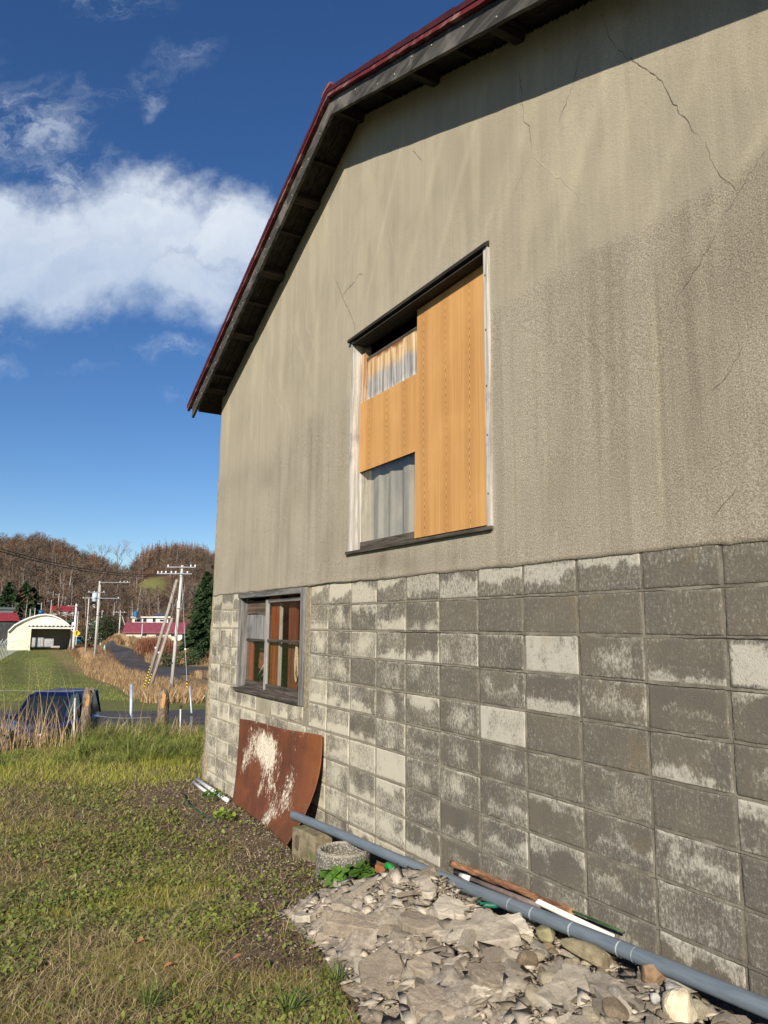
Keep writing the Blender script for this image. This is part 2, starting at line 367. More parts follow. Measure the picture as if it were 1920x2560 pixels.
def woodprint_mat():
    m, t, b = new_mat('woodgrain_board'); v = t.coord(); s = t.sep(v); x, z = s[0], s[2]
    wob = t.noise(t.coord((2, 2, .7)), 1, 3, .5)
    xx = t.math('ADD', x, t.math('MULTIPLY', t.math('SUBTRACT', wob, .5), .07))
    per = .262
    q = t.math('SUBTRACT', t.math('FRACT', t.math('DIVIDE', t.math('ADD', xx, .055), per)), .5)            # -.5 .. .5 across one grain figure
    aq = t.math('ABSOLUTE', q); env = t.ramp(aq, .10, .27, 1, 0)
    zz = t.math('ADD', z, t.math('MULTIPLY', t.noise(t.coord((6, 6, 2.5)), 1, 4, .6), .16))
    arcs = t.math('SINE', t.math('ADD', t.math('MULTIPLY', zz, 120.0), t.math('MULTIPLY', t.math('POWER', aq, 1.5), 560.0)))
    arcs = t.ramp(arcs, .05, .95)
    fine = t.ramp(t.noise(t.coord((210, 210, 1.2)), 1, 5, .65), .42, .62)
    wide = t.ramp(t.noise(t.coord((26, 26, .5)), 1, 4, .6), .35, .7)
    f = t.math('ADD', t.math('MULTIPLY', arcs, env), t.math('MULTIPLY', fine, t.math('SUBTRACT', .75, t.math('MULTIPLY', env, .55))), clamp=True)
    c = t.mix(t.math('MULTIPLY', f, .55), (.53, .295, .108), (.29, .125, .034)); c = t.mix(t.math('MULTIPLY', t.math('MULTIPLY', arcs, env), .78), c, (.17, .058, .010)); c = t.mix(t.math('MULTIPLY', wide, .28), c, (.38, .165, .038))
    c = t.mix(t.ramp(t.noise(v, 1.7, 4), .4, .7, 0, .22), c, (.72, .42, .15))
    t.link(c, b.inputs['Base Color']); b.inputs['Roughness'].default_value = .62; return m
MAT['woodprint'] = woodprint_mat()
MAT['glass'] = glass('window_glass')

# --- block courses: every block a slightly raised face with worn edges, mortar behind
W1 = (-2.185, -.455, 1.085, 2.065)          # small window opening
W2 = (.37, 2.15, 2.29, 4.055)               # big window opening
TONE = {0: {-1: .8, 0: .75, 1: .6, 2: .62, 3: .42, 4: .45, 5: .62, 6: .65, 7: .65, 8: .12, 9: .12},
 1: {-1: .3, 0: .18, 1: .22, 2: .42, 3: .35, 4: .15, 5: .15, 6: .06, 7: .1, 8: .08, 9: .08},
 2: {-1: .35, 0: .22, 1: .68, 2: .5, 3: .4, 4: .48, 5: .22, 6: .98, 7: .36, 8: .42, 9: .85},
 3: {-1: .28, 0: .25, 1: .12, 2: .35, 3: .3, 4: .12, 5: .36, 6: .4, 7: .38, 8: .2, 9: .22},
 4: {-1: .6, 0: .35, 1: .4, 2: .45, 3: .45, 4: .35, 5: .95, 6: .1, 7: .08, 8: .38, 9: .2},
 5: {-1: .5, 0: .55, 1: .25, 2: .45, 3: .5, 4: .4, 5: .42, 6: .25, 7: .32, 8: .15, 9: .4},
 6: {-1: .55, 0: .65, 1: .65, 2: .85, 3: .42, 4: .78, 5: .62, 6: .3, 7: .45, 8: .58, 9: .15},
 7: {-1: .6, 0: .58, 1: .36, 2: .6, 3: .42, 4: .2, 5: .6, 6: .28, 7: .28, 8: .35, 9: .3},
 8: {-1: .6, 0: .65, 1: .7, 2: .75, 3: .5, 4: .4, 5: .45, 6: .3, 7: .28, 8: .32, 9: .25}}
V, Fq, tone, cell = [], [], [], []
def paint_block(X, Z, x0, x1, z0, z1, tn, warm, seed, j):
    """how much lime bloom each spot of a block shows (0 clean dark .. 1 white)"""
    s_ = int(seed*9973); u = (X-x0)/.4; w = (Z-z0)/max(z1-z0, .01); n = fbm(X*9+s_, Z*9, s_, 5, .6)-.5; nb = fbm(X*22+s_, Z*12, s_+1, 4, .6)-.5; nv = fbm(X*34+s_, Z*5, s_+2, 4, .6)-.5
    ed = np.minimum(np.minimum(X-x0, x1-X), np.minimum(Z-z0, z1-Z)); kind = seed*7 % 1
    f = .01+.70*tn+.66*n+.25*nv-.06*(1-warm)+.10*warm+.38*(fbm(X*1.1, Z*1.3, 58, 4)-.5)
    if tn > .84: return np.clip(.86+.8*n+.9*nb - .7*sm((.03-ed+.02*nb*2)/.02)*(kind > .5), 0, 1.1)
    if j == 0 and seed*3 % 1 < .8:            # top course: pale above, ragged dark drips below (or the reverse)
        lim = .12+.55*(seed*11 % 1)+.34*n*2+.30*nv+(.25-.5*(seed*5 % 1))*(u-.5)*2; up = sm((w-lim)/(.06+.14*(seed*13 % 1))); up = 1-up if (seed*17 % 1) < .33 else up; f = (.06+.25*tn)+up*(.06+.72*tn)*(1-.75*sm((w-.78-.3*n)/.1)*(kind > .45)); return f+.2*nb
    if kind < .30: f += (.50*sm((.36+.9*n-w)/.16))*(.45+.6*tn)-.12*(w > .4)       # bloom creeping up from the lower edge
    elif kind < .50: f += .40*np.exp(-((w-.42-.9*n)/.13)**2)*sm((u-.12)/.1)*(.5+.6*tn)-.10
    elif kind < .72: f += .42*np.exp(-((u-.5-.5*n)/.26)**2-((w-.5-.6*nb)/.30)**2)-.14  # clouded middle
    elif kind < .86: f += .40*sm((w-.62+.8*n)/.16)-.10
    f += .42*sm((.022+.05*nb-ed)/.012)*(.35+.5*tn)*(fbm(X*7, Z*7, s_+5) > .42)   # speckled fringe along the edges
    if tn < .16: f = .10+.18*n+.15*nb+.25*sm((.016-ed)/.01)*(nb > 0)
    return f
jrow = 5
def add_block(x0, x1, z0, z1, tn, warm):
    if x1-x0 < .03 or z1-z0 < .03: return
    g = .0075+abs(rng.normal(0, .0012)); e = .004; y = -.002+rng.normal(0, .0012); seed = rng.random()
    nx, nz = max(2, int((x1-x0)/.011)), max(2, int((z1-z0)/.011))
    xs = np.concatenate([[x0+g], np.linspace(x0+g+e, x1-g-e, nx), [x1-g]]); zs = np.concatenate([[z0+g], np.linspace(z0+g+e, z1-g-e, nz), [z1-g]])
    X, Z = np.meshgrid(xs, zs); Y = np.full_like(X, y); 
    Y[0, :] += .002; Y[-1, :] += .002; Y[:, 0] += .002; Y[:, -1] += .002
    fmap = paint_block(X, Z, x0, x1, z0, z1, tn, warm, seed, jrow)
    jag = (fbm(X*22, Z*22, 41)-.5)*.007; e1 = np.zeros_like(X); e1[:, 0] = 1; e1[:, -1] = -1; e2 = np.zeros_like(X); e2[0, :] = 1; e2[-1, :] = -1
    X2 = X + jag*e1; Z2 = Z + jag*e2
    base = len(V); n, k = X.shape
    for i in range(n):
        for j in range(k):
            V.append((X2[i, j], Y[i, j], Z2[i, j])); tone.append((fmap[i, j], warm, seed, 1)); cell.append(((X[i, j]-x0)/.4, (Z[i, j]-z0)/(z1-z0), 0, 1))
    for i in range(n-1):
        for j in range(k-1): a = base+i*k+j; Fq.append((a, a+1, a+k+1, a+k))
    # rim going back into the joint
    rim = [(0, j) for j in range(k)]+[(i, k-1) for i in range(1, n)]+[(n-1, j) for j in range(k-2, -1, -1)]+[(i, 0) for i in range(n-2, 0, -1)]
    b2 = len(V)
    for i, j in rim: V.append((X2[i, j], .01, Z2[i, j])); tone.append((tn, warm, seed, 1)); cell.append((0.02, .02, 0, 1))
    for q in range(len(rim)): i, j = rim[q]; i2, j2 = rim[(q+1) % len(rim)]; Fq.append((base+i*k+j, b2+q, b2+(q+1) % len(rim), base+i2*k+j2))
for j in range(0, 12):
    zt = 1.9-.2*(j-1); zb = zt-.2
    if j == 0: zt = 2.10
    jrow = j
    for k in range(-8, 12):
        x0, x1 = k*.4, k*.4+.4
        x0 = max(x0, -3.12-.02*j); x1 = min(x1, XR)
        if x1 <= x0: continue
        tn = TONE.get(j, {}).get(k)
        if tn is None: tn = .38+.28*rng.random() if k < 0 else .3+.3*rng.random()
        warm = float(np.clip(.75-.13*k, 0, 1))
        if -2.6 <= x0 <= -.4 and j in (6, 7): tn = .25+.45*rng.random()
        # cut round the small window
        if zb < W1[3]-.01 and zt > W1[2]+.01 and x1 > W1[0] and x0 < -.36:
            if x0 < W1[0]: add_block(x0, W1[0]-.02, zb, zt, tn, warm)
            if x0 >= -.41 or x1 > -.36: add_block(max(x0, -.35), x1, zb, zt, tn, warm)
            if zb < W1[2]-.03 and zt > W1[2]: add_block(max(x0, W1[0]), min(x1, -.46), zb, W1[2]-.012, tn, warm)
            continue
        add_block(x0, x1, zb, zt, tn, warm)
wall_b = soup('block_wall', V, Fq, MAT['block'], bld, attrs={'tone': tone, 'cell': cell})
# thin open gaps along the joints
def hair(name, pts, w, skip=.25):
    mb = MB(); n = max(3, int(math.hypot(pts[1][0]-pts[0][0], pts[1][1]-pts[0][1])/.02)); P = [(pts[0][0]+(pts[1][0]-pts[0][0])*i/n, pts[0][1]+(pts[1][1]-pts[0][1])*i/n) for i in range(n+1)]; hz_ = abs(pts[1][1]-pts[0][1]) < .01; vs = []; off = 0
    for i, (x, z) in enumerate(P):
        off = .8*off+random.gauss(0, .0012); ww = w*max(0, .9*(float(fbm(x*3+z*9, z*7, 55))*2-skip*2))*.5
        vs += [(x, .0004, z+off-ww), (x, .0004, z+off+ww)] if hz_ else [(x+off-ww, .0004, z), (x+off+ww, .0004, z)]
    mb.add(vs, [(2*i, 2*i+1, 2*i+3, 2*i+2) for i in range(n)]); mb.build(name, MAT['gap'], wall_b)
MAT['gap'] = plain('open_joint', (.03, .026, .02), (.02, .018, .014), 20, 1, 0)
for j in range(0, 11):
    z = 1.9-.2*j
    for xa, xb in (((-3.12, -2.2), (-.35, XR)) if 1.05 < z < 2.1 else ((-3.2, XR),)): hair('joint_gap', ((xa, z-.007), (xb, z-.007)), .0062 if j < 3 else .0045, .16 if j < 3 else .30)
for k in range(0, 11): hair('joint_gap', ((k*.4+.006, -.1), (k*.4+.006, 2.08)), .004, .34)
def framed(name, xs, zs, y0, y1, hole, mat, parent):
    """a wall slab with a rectangular hole"""
    mb = MB(); x0, x1 = xs; z0, z1 = zs; a, b_, c, d = hole
    mb.span(x0, a, y0, y1, z0, z1); mb.span(b_, x1, y0, y1, z0, z1); mb.span(a, b_, y0, y1, z0, c); 
    if d < z1: mb.span(a, b_, y0, y1, d, z1)
    return mb.build(name, mat, parent)
framed('mortar_bed', (-3.11, XR), (-.4, 2.098), .0012, .16, W1, MAT['mortar'], bld)
# cement strip between the small window and the blocks, and the rough corner
mb = MB(); mb.span(-.452, -.356, -.003, .02, 1.02, 2.07); mb.build('cement_strip', MAT['rough_cement'], bld, bevel=.004)
N = 60; zz = np.linspace(-.4, 4.6, N); vs = []; 
for i, z in enumerate(zz):
    xl = np.interp(z, [-.4, 0, 2.06, 4.6], [-3.35, -3.31, -3.155, -3.115])+rng.normal(0, .006 if z < 2.1 else .001); xr = -3.105 if z < 2.08 else -3.098
    y = -.008+rng.normal(0, .004 if z < 2.1 else .0003)
    vs += [(xl, .16, z), (xl+.003, y+.012, z), (xl+.018, y, z), (xr, y+rng.normal(0, .002), z), (xr+.001, .012, z)]
fs = [(i*5+k, i*5+k+1, i*5+5+k+1, i*5+5+k) for i in range(N-1) for k in range(4)]
soup('corner_render', vs, fs, MAT['rough_cement'], bld, smooth=False)

# --- plaster: fine grid so that stains and the ragged lower edge are real
def grid_axis(a, b, step, keep):
    pts = sorted(set([a, b]+[k for k in keep if a < k < b])); out = []
    for p, q in zip(pts[:-1], pts[1:]): n = max(1, int(round((q-p)/step))); out += list(np.linspace(p, q, n+1)[:-1])
    return np.array(out+[pts[-1]])
xs = grid_axis(-3.1, XR, .016, [W2[0], W2[1], PK[0]]); zs = grid_axis(2.075, 6.02, .016, [W2[2], W2[3]])
X, Z = np.meshgrid(xs, zs); 
Y = -.007 + (fbm(X*1.1, Z*1.1, 5)-.5)*.008 + (fbm(X*5, Z*5, 6)-.5)*.002
rag = (fbm(X*6, 0*Z, 9, 5, .6)-.5)*.030 - .012*(X > -.4)*.4
Zr = Z.copy(); Zr[0] += rag[0]; Zr[1] = np.maximum(Zr[1], Zr[0]+.004); Y[0] = np.minimum(Y[0], -.006)
# bulge of the plaster edge lifted off the blocks right of the small window
lift = np.exp(-((X-.1)/.75)**2)*np.exp(-((Z-2.075)/.12)**2); Y -= .014*lift; Zr[0] += .010*lift[0]
dist = np.maximum(0, 3.58 + .10*(fbm(X*1.3, Z*0, 12)-.5) + .0*X - Z)
smz = sm((Z-(3.56+.16*(fbm(X*1.1, Z*.4, 12)-.5)))/.10)*1.0
smz = np.where(X < -.5, sm((Z-(3.38+.2*(fbm(X*1.4, Z*.3, 13)-.5)))/.35), smz)
gr = np.zeros_like(X); pl = np.zeros_like(X)
streakn = fbm(X*9, Z*.35, 21, 5, .6); gr += sm((streakn-.52)/.2)*.35*(1-smz)
gr += sm((fbm(X*2.2, Z*1.3, 22)-.58)/.2)*.22
gr += .18*sm((X-2.6)/1.6)*sm((fbm(X*1.8, Z*.8, 23)-.42)/.3)*(1-smz)
for cx, cz, rx, rz, a in [(-1.45, 3.22, .30, .13, .55), (-2.4, 3.35, .8, .12, .25), (3.45, 3.0, .20, .55, .28), (3.9, 3.0, .35, .7, .22), (2.75, 2.8, .09, .6, .22), (3.05, 3.3, .25, .25, .25), (1.0, 2.16, .9, .05, .4), (.9, 2.23, .25, .05, .5), (4.1, 4.2, .5, .7, .35), (.2, 3.2, .10, .5, .25)]:
    gr += a*np.exp(-((X-cx)/rx)**2-((Z-cz)/rz)**2)*(.5+.8*fbm(X*8, Z*2.5, 24))
for x_, z0, z1, w, a in [(3.34, 2.1, 3.5, .011, 1), (2.34, 2.1, 3.5, .007, .8), (2.60, 2.2, 3.3, .010, .45), (2.83, 2.2, 3.2, .008, .5), (3.60, 2.4, 3.1, .01, .35), (.22, 2.1, 2.9, .01, .4), (-.9, 2.3, 3.3, .02, .4), (-1.9, 2.3, 3.3, .02, .35)]:
    xx = x_+.02*(fbm(Z*1.2, Z*0, int(x_*10)+90)-.5); pl += a*np.exp(-((X-xx)/w)**2)*sm((Z-z0)/.3)*sm((z1-Z)/.4)*(.5+fbm(X*4, Z*5, 33)); gr += .35*a*np.exp(-((X-xx-2.5*w)/(1.5*w))**2)*sm((z1-Z)/.3)
# pale slanting run-off bands on the upper part
for x_, z_, sl_, w, a, L in [(.9, 4.9, 1.9, .03, .6, .9), (1.4, 4.6, 1.8, .05, .5, 1.0), (1.9, 4.7, 1.7, .04, .55, .9), (2.4, 4.4, 2.0, .06, .5, .8), (3.0, 4.3, 1.9, .06, .6, .8), (2.1, 4.1, 1.6, .04, .5, .6), (3.5, 3.9, 1.9, .05, .5, .6), (.2, 4.6, 1.9, .03, .35, .7), (-.4, 4.3, 1.9, .03, .35, .6), (3.85, 3.65, 1.0, .05, .6, .5), (-.6, 4.2, -1.7, .03, .45, .6), (-1.1, 4.0, -1.7, .03, .4, .6)]:
    d_ = ((X-x_)-(Z-z_)/sl_)/w; al = (Z-z_)/L; pl += a*.8*np.exp(-d_**2)*np.clip(1-al**2, 0, 1)*(.35+.9*fbm(X*7, Z*7, 35))
pl += .30*sm((barge(0)*0+Z-(np.where(X < PK[0], PK[1]+SL*(X-PK[0]), PK[1]+SR*(X-PK[0]))-.75))/.4)*fbm(X*3, Z*2, 37)
pl += .35*sm((fbm(X*6, Z*1.2, 39)-.56)/.15)*smz
nr, nc = X.shape
stain = np.stack([np.clip(gr, 0, 1), smz, np.clip(pl, 0, 1), np.ones_like(X)], -1).reshape(-1, 4)
idx = np.arange(nr*nc).reshape(nr, nc); q = np.stack([idx[:-1, :-1], idx[:-1, 1:], idx[1:, 1:], idx[1:, :-1]], -1).reshape(-1, 4)
cx = (X[:-1, :-1]+X[1:, 1:])/2; cz = (Z[:-1, :-1]+Z[1:, 1:])/2
rl = np.where(cx < PK[0], PK[1]+SL*(cx-PK[0]), PK[1]+SR*(cx-PK[0]))+.10
keep = ~((cx > W2[0]) & (cx < W2[1]) & (cz > W2[2]) & (cz < W2[3])) & (cz < rl); q = q[keep.ravel()]
Vp = np.stack([X, Y, Zr], -1).reshape(-1, 3)
# lip under the ragged edge
lip = Vp[idx[0]].copy(); lip[:, 1] = .004; b0 = len(Vp); Vp = np.concatenate([Vp, lip]); stain = np.concatenate([stain, stain[idx[0]]])
q = np.concatenate([q, np.stack([idx[0][:-1], b0+np.arange(nc-1), b0+np.arange(1, nc), idx[0][1:]], -1)])
wall_p = soup('plaster_wall', Vp, q, MAT['plaster'], bld, attrs={'stain': stain}, smooth=True)
# backing wall behind the plaster, with the gable's outline
mb = MB(); a, b_, c, d = W2
for x0, x1 in [(-3.09, a), (b_, XR-.01)]:
    xs_ = sorted({x0, x1}|({PK[0]} if x0 < PK[0] < x1 else set())); mb.prism([(x0, 2.10)]+[(x1, 2.10)]+[(x, barge(x)+.05) for x in reversed(xs_)], 1, .012, .16)
mb.span(a, b_, .012, .16, 2.10, c); mb.prism([(a, d), (b_, d), (b_, barge(b_)+.05), (PK[0], barge(PK[0])+.05), (a, barge(a)+.05)], 1, .012, .16)
mb.build('gable_wall', MAT['rough_cement'], bld)
# other walls and floor
BY = 9.0; EZ = barge(-3.1)+.04; ER = barge(XR)+.04
mb = MB(); mb.span(-3.10, -2.95, .161, BY, -.4, EZ); mb.build('side_wall', MAT['rough_cement'], bld)
mb = MB(); mb.span(XR-.15, XR, .161, BY, -.4, ER); mb.build('side_wall', MAT['rough_cement'], bld)
mb = MB(); mb.prism([(-2.95, -.4), (XR-.15, -.4), (XR-.15, ER), (PK[0], PK[1]), (-2.95, EZ)], 1, BY-.15, BY); mb.build('back_wall', MAT['rough_cement'], bld)
mb = MB(); mb.span(-2.95, XR-.15, .161, BY-.15, -.3, .04); mb.build('floor_slab', MAT['dark'], bld)

# --- cracks
def ribbon(mb, pts, w, y):
    P = []
    for (x0, z0), (x1, z1) in zip(pts[:-1], pts[1:]):
        n = max(2, int(math.hypot(x1-x0, z1-z0)/.025))
        for i in range(n): t = i/n; P.append((x0+(x1-x0)*t, z0+(z1-z0)*t))
    P.append(pts[-1]); P = [(p[0]+random.gauss(0, .0045), p[1]+random.gauss(0, .0045)) for p in P]
    n = len(P); vs = []
    for i, p in enumerate(P):
        q0, q1 = P[max(0, i-1)], P[min(n-1, i+1)]; dx, dz = q1[0]-q0[0], q1[1]-q0[1]; L = math.hypot(dx, dz) or 1
        ww = w*.72*(.35+.9*random.random())*min(1, .15+6*min(i, n-1-i)/n)/2; 
        yy = -.007+(float(fbm(p[0]*1.1, p[1]*1.1, 5))-.5)*.008+(float(fbm(p[0]*5, p[1]*5, 6))-.5)*.002-y
        vs += [(p[0]-dz/L*ww, yy, p[1]+dx/L*ww), (p[0]+dz/L*ww, yy, p[1]-dx/L*ww)]
    mb.add(vs, [(2*i, 2*i+1, 2*i+3, 2*i+2) for i in range(n-1)])
dark_cracks = [([(3.10, 4.95), (3.139, 4.795), (3.16, 4.707), (3.226, 4.571), (3.321, 4.439), (3.404, 4.332), (3.469, 4.221), (3.492, 4.147), (3.557, 4.003), (3.579, 3.934), (3.66, 3.822)], .0038),
 ([(3.66, 3.822), (3.683, 3.702), (3.724, 3.609), (3.797, 3.512)], .003), ([(3.017, 4.801), (2.941, 4.716), (2.909, 4.626), (2.808, 4.498), (2.767, 4.449)], .004),
 ([(2.471, 4.999), (2.498, 4.798), (2.509, 4.645), (2.557, 4.59), (2.565, 4.403)], .0045), ([(2.565, 4.403), (2.472, 4.331), (2.402, 4.242)], .002),
 ([(3.925, 3.626), (3.809, 3.516), (3.711, 3.422)], .0022), ([(1.285, 5.206), (1.42, 5.036)], .004), ([(-.002, 4.779), (.168, 4.509), (.281, 4.36), (.39, 4.188), (.423, 4.061)], .0075),
 ([(.168, 4.509), (.26, 4.546), (.395, 4.549)], .006), ([(.395, 4.549), (.467, 4.577), (.539, 4.553)], .004), ([(3.706, 3.409), (3.668, 3.354), (3.611, 3.305), (3.542, 3.226), (3.452, 3.151)], .003),
 ([(3.774, 2.862), (3.684, 2.744), (3.606, 2.712)], .003), ([(3.692, 2.287), (3.613, 2.209), (3.585, 2.167)], .004), ([(2.913, 3.205), (2.983, 3.114), (3.093, 2.956), (3.178, 2.859)], .002),
 ([(.22, 2.25), (.12, 2.16), (.09, 2.09)], .005), ([(.62, 2.27), (.52, 2.17)], .003)]
for pts, w in dark_cracks: mb = MB(); ribbon(mb, pts, w, .0022); mb.build('crack', MAT['crack'], wall_p)
lines = [([(2.565, 4.403), (2.718, 4.206), (2.898, 3.989), (2.996, 3.811)], .010), ([(-.672, 4.898), (-.573, 4.525), (-.411, 4.273), (-.222, 4.023)], .012), ([(-1.029, 4.762), (-.845, 4.488), (-.589, 4.155)], .009),
 ([(-1.689, 4.446), (-1.473, 4.163), (-1.182, 3.908), (-1.02, 3.731)], .011), ([(-.025, 5.1), (-.025, 4.93), (-.002, 4.779)], .008), ([(.423, 4.7), (.36, 4.62), (.28, 4.55)], .007), ([(1.05, 4.95), (.97, 4.72), (1.02, 4.52)], .006),
 ([(-.75, 4.6), (-1.0, 4.3), (-1.2, 4.0)], .008), ([(-2.2, 4.1), (-2.0, 3.8), (-1.8, 3.6)], .009), ([(.9, 5.0), (.75, 4.7)], .006)]
for pts, w in lines: mb = MB(); ribbon(mb, pts, w, .0014); mb.build('lime_streak', MAT['hairline'], wall_p)

# --- roof: deck, purlins, barge boards, red trim, sheet
def slab_poly(off0, off1, xa, xb):
    """band following the gable between two height offsets"""
    return [(xa, barge(xa)+off0), (PK[0], barge(PK[0])+off0), (xb, barge(xb)+off0), (xb, barge(xb)+off1), (PK[0], barge(PK[0])+off1), (xa, barge(xa)+off1)]
XA, XB = -3.36, XR+.35
roof = bpy.data.objects.new('roof', None); COL.objects.link(roof); roof.parent = bld; roof.empty_display_size = .2
L0 = XA-.13; 
for nm, xa, xb in (('roof_slope', L0, PK[0]), ('roof_slope', PK[0], XB+.13)):
    mb = MB(); mb.prism([(xa, barge(xa)+.185), (xb, barge(xb)+.185), (xb, barge(xb)+.215), (xa, barge(xa)+.215)], 1, -.19, BY+.3); mb.build(nm, MAT['roof_dark'], roof)
for xa, xb in ((XA+.01, PK[0]), (PK[0], XB-.01)):
    y = -.27
    while y < BY+.2:
        y1 = min(y+.148, BY+.25); mb = MB(); mb.prism([(xa, barge(xa)+.15), (xb, barge(xb)+.15), (xb, barge(xb)+.178), (xa, barge(xa)+.178)], 1, y, y1-.004); y += .15
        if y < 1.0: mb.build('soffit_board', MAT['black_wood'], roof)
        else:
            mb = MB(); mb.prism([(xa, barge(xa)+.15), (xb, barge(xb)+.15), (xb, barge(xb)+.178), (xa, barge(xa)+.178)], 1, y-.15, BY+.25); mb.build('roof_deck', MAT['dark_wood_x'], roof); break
for xp, hh in [(-2.95, .08), (-2.72, .06), (-2.05, .09), (-1.62, .05), (-1.2, .09), (-.75, .05), (-.37, .08), (-.02, .05), (.49, .11), (1.05, .05), (1.61, .10), (2.05, .05), (2.5, .09), (3.3, .09), (4.1, .09)]:
    a = math.atan(SL if xp < PK[0] else SR); mb = MB(); mb.box((xp, -.135, barge(xp)+.15-hh/2-.0), (.085 if hh > .06 else .04, .265, hh), Matrix.Rotation(-a, 3, 'Y')); mb.build('purlin', MAT['dark_wood_y'], roof, bevel=.004)
for xa, xb in ((XA, PK[0]-.001), (PK[0]+.001, XB)):
    n = 40; mb = MB(); X_ = np.linspace(xa, xb, n); 
    mb.prism([(x, barge(x)+.002+random.gauss(0, .0012)) for x in X_]+[(x, barge(x)+.148) for x in reversed(X_)], 1, -.302, -.274); mb.build('barge_board', MAT['barge'], roof)
    mb = MB(); xe = xa-.10 if xa < 0 else xa; xf_ = xb+.10 if xb > 1 else xb
    X_ = np.linspace(xe, xf_, 60); mb.prism([(x, barge(x)+.150+abs(random.gauss(0, .003))) for x in X_]+[(x, barge(x)+.184) for x in reversed(X_)], 1, -.338, -.304); mb.build('edge_trim', MAT['red'], roof)
    # dark lapped sheet edge over the trim
    mb = MB(); X_ = np.arange(xe, xf_, .45)
    for x in X_: x2 = min(x+.44, xf_); mb.prism([(x, barge(x)+.186), (x2, barge(x2)+.186), (x2, barge(x2)+.234), (x, barge(x)+.224)], 1, -.344, -.20)
    mb.build('sheet_edge', MAT['roof_dark'], roof)
mb = MB(); mb.prism([(PK[0]-.10, barge(PK[0]-.1)+.23), (PK[0], PK[1]+.22), (PK[0]+.10, barge(PK[0]+.1)+.23), (PK[0]+.07, PK[1]+.235), (PK[0], PK[1]+.262), (PK[0]-.07, PK[1]+.235)], 1, -.348, BY+.3); mb.build('ridge_cap', MAT['red'], roof)
# nails in the barge board
for xa, xb, n in ((-3.2, .4, 20), (.6, 4.4, 14)):
    nm_ = plain('nail_head', (.5, .48, .44), (.3, .28, .25), 30, .6, 0)
    for i in range(n):
        x = xa+(xb-xa)*(i+.5*random.random())/n; z = barge(x)+random.choice((.04, .1)); mb = MB(); mb.tube([(x, -.303, z), (x, -.306, z)], .006, 6); mb.build('nail_head', nm_, roof)

# --- big boarded window
win = bpy.data.objects.new('boarded_window', None); COL.objects.link(win); win.location = (1.26, 0, 2.3); win.parent = bld; win['label'] = 'tall window covered with orange wood-grain board'
a, b_, c, d = W2
mb = MB(); mb.prism([(a-.01, c-.0), (a+.028, c), (a+.028, d-.02), (a-.01, d-.02)], 1, -.016, .155); mb.build('left_jamb', MAT['pale_wood_z'], win, bevel=.002)
mb = MB(); mb.span(b_-.028, b_+.012, -.024, .155, c+.02, d-.015); mb.build('right_jamb', MAT['pale_wood_z'], win, bevel=.002)
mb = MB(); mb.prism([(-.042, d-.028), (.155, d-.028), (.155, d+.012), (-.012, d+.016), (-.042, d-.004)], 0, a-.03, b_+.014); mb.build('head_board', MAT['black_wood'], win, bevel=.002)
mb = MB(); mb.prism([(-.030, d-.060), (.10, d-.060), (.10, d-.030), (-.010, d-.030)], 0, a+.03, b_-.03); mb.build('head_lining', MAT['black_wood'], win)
mb = MB(); mb.prism([(-.034, c-.004), (-.034, c+.018), (.155, c+.040), (.155, c-.006)], 0, a-.03, b_+.014); mb.build('sill', MAT['dark_wood_x'], win, bevel=.002)
Lp = [(1.215, c+.045), (b_-.03, c+.045), (b_-.03, 3.993), (1.252, 3.985), (1.243, 3.512), (a+.03, 3.512), (a+.03, 2.945), (1.225, 2.948)]
mb = MB(); mb.prism(Lp, 1, .056, .062); mb.build('covering_board', MAT['woodprint'], win)
def faded_ply():
    m, t, b = new_mat('weathered_plywood'); v = t.coord(); z = t.sep(v)[2]; st = t.noise(t.coord((40, 40, 2.2)), 1, 8, .68)
    f = t.math('ADD', z, t.math('MULTIPLY', t.math('SUBTRACT', t.noise(t.coord((9, 9, 3)), 1, 5, .6), .5), .16))
    g = t.mix(t.ramp(st, .35, .68), (.16, .155, .155), (.50, .48, .44)); o = t.mix(t.ramp(st, .35, .65), (.33, .16, .06), (.68, .53, .32))
    c = t.mix(t.ramp(f, 1.36, 1.46), g, o); c = t.mix(t.ramp(f, 1.27, 1.20), c, t.mix(1, g, (1.5, 1.5, 1.5), 'MULTIPLY')); c = t.mix(t.ramp(f, 1.53, 1.57), c, (.20, .07, .02))
    t.link(c, b.inputs['Base Color']); b.inputs['Roughness'].default_value = .8; return m
mb = MB(); mb.span(.47, 1.5, .082, .090, 3.45, 3.86); mb.build('backing_plywood', faded_ply(), win)
mb = MB(); mb.span(a+.029, .455, .066, .10, 3.47, 3.93); mb.build('sash_stile', weathered('stained_stile', (.62, .50, .36), (.30, .14, .05), 2), win)
mb = MB(); mb.span(.40, 1.5, .080, .12, 3.862, 3.885); mb.build('sash_rail', MAT['dark_wood_x'], win)
mb = MB(); mb.span(.40, 1.23, .068, .10, c+.041, c+.095); mb.build('sash_rail', MAT['dark_wood_x'], win)
mb = MB(); mb.span(1.20, 1.24, .068, .10, c+.096, 3.0); mb.build('sash_stile', MAT['grey_wood_z'], win)
mb = MB(); mb.span(.40, 1.21, .074, .077, c+.09, 3.05); mb.build('pane', MAT['glass'], win)
X_ = np.linspace(.36, 1.35, 120); Zc = np.linspace(2.25, 3.15, 12); fold = .013*np.sin(X_*30)+.006*np.sin(X_*15+1)+.004*np.sin(X_*71)
XX, ZZ = np.meshgrid(X_, Zc); YY = .135+np.tile(fold, (12, 1))*(.75+.25*np.cos(ZZ*3)); ii = np.arange(12*120).reshape(12, 120)
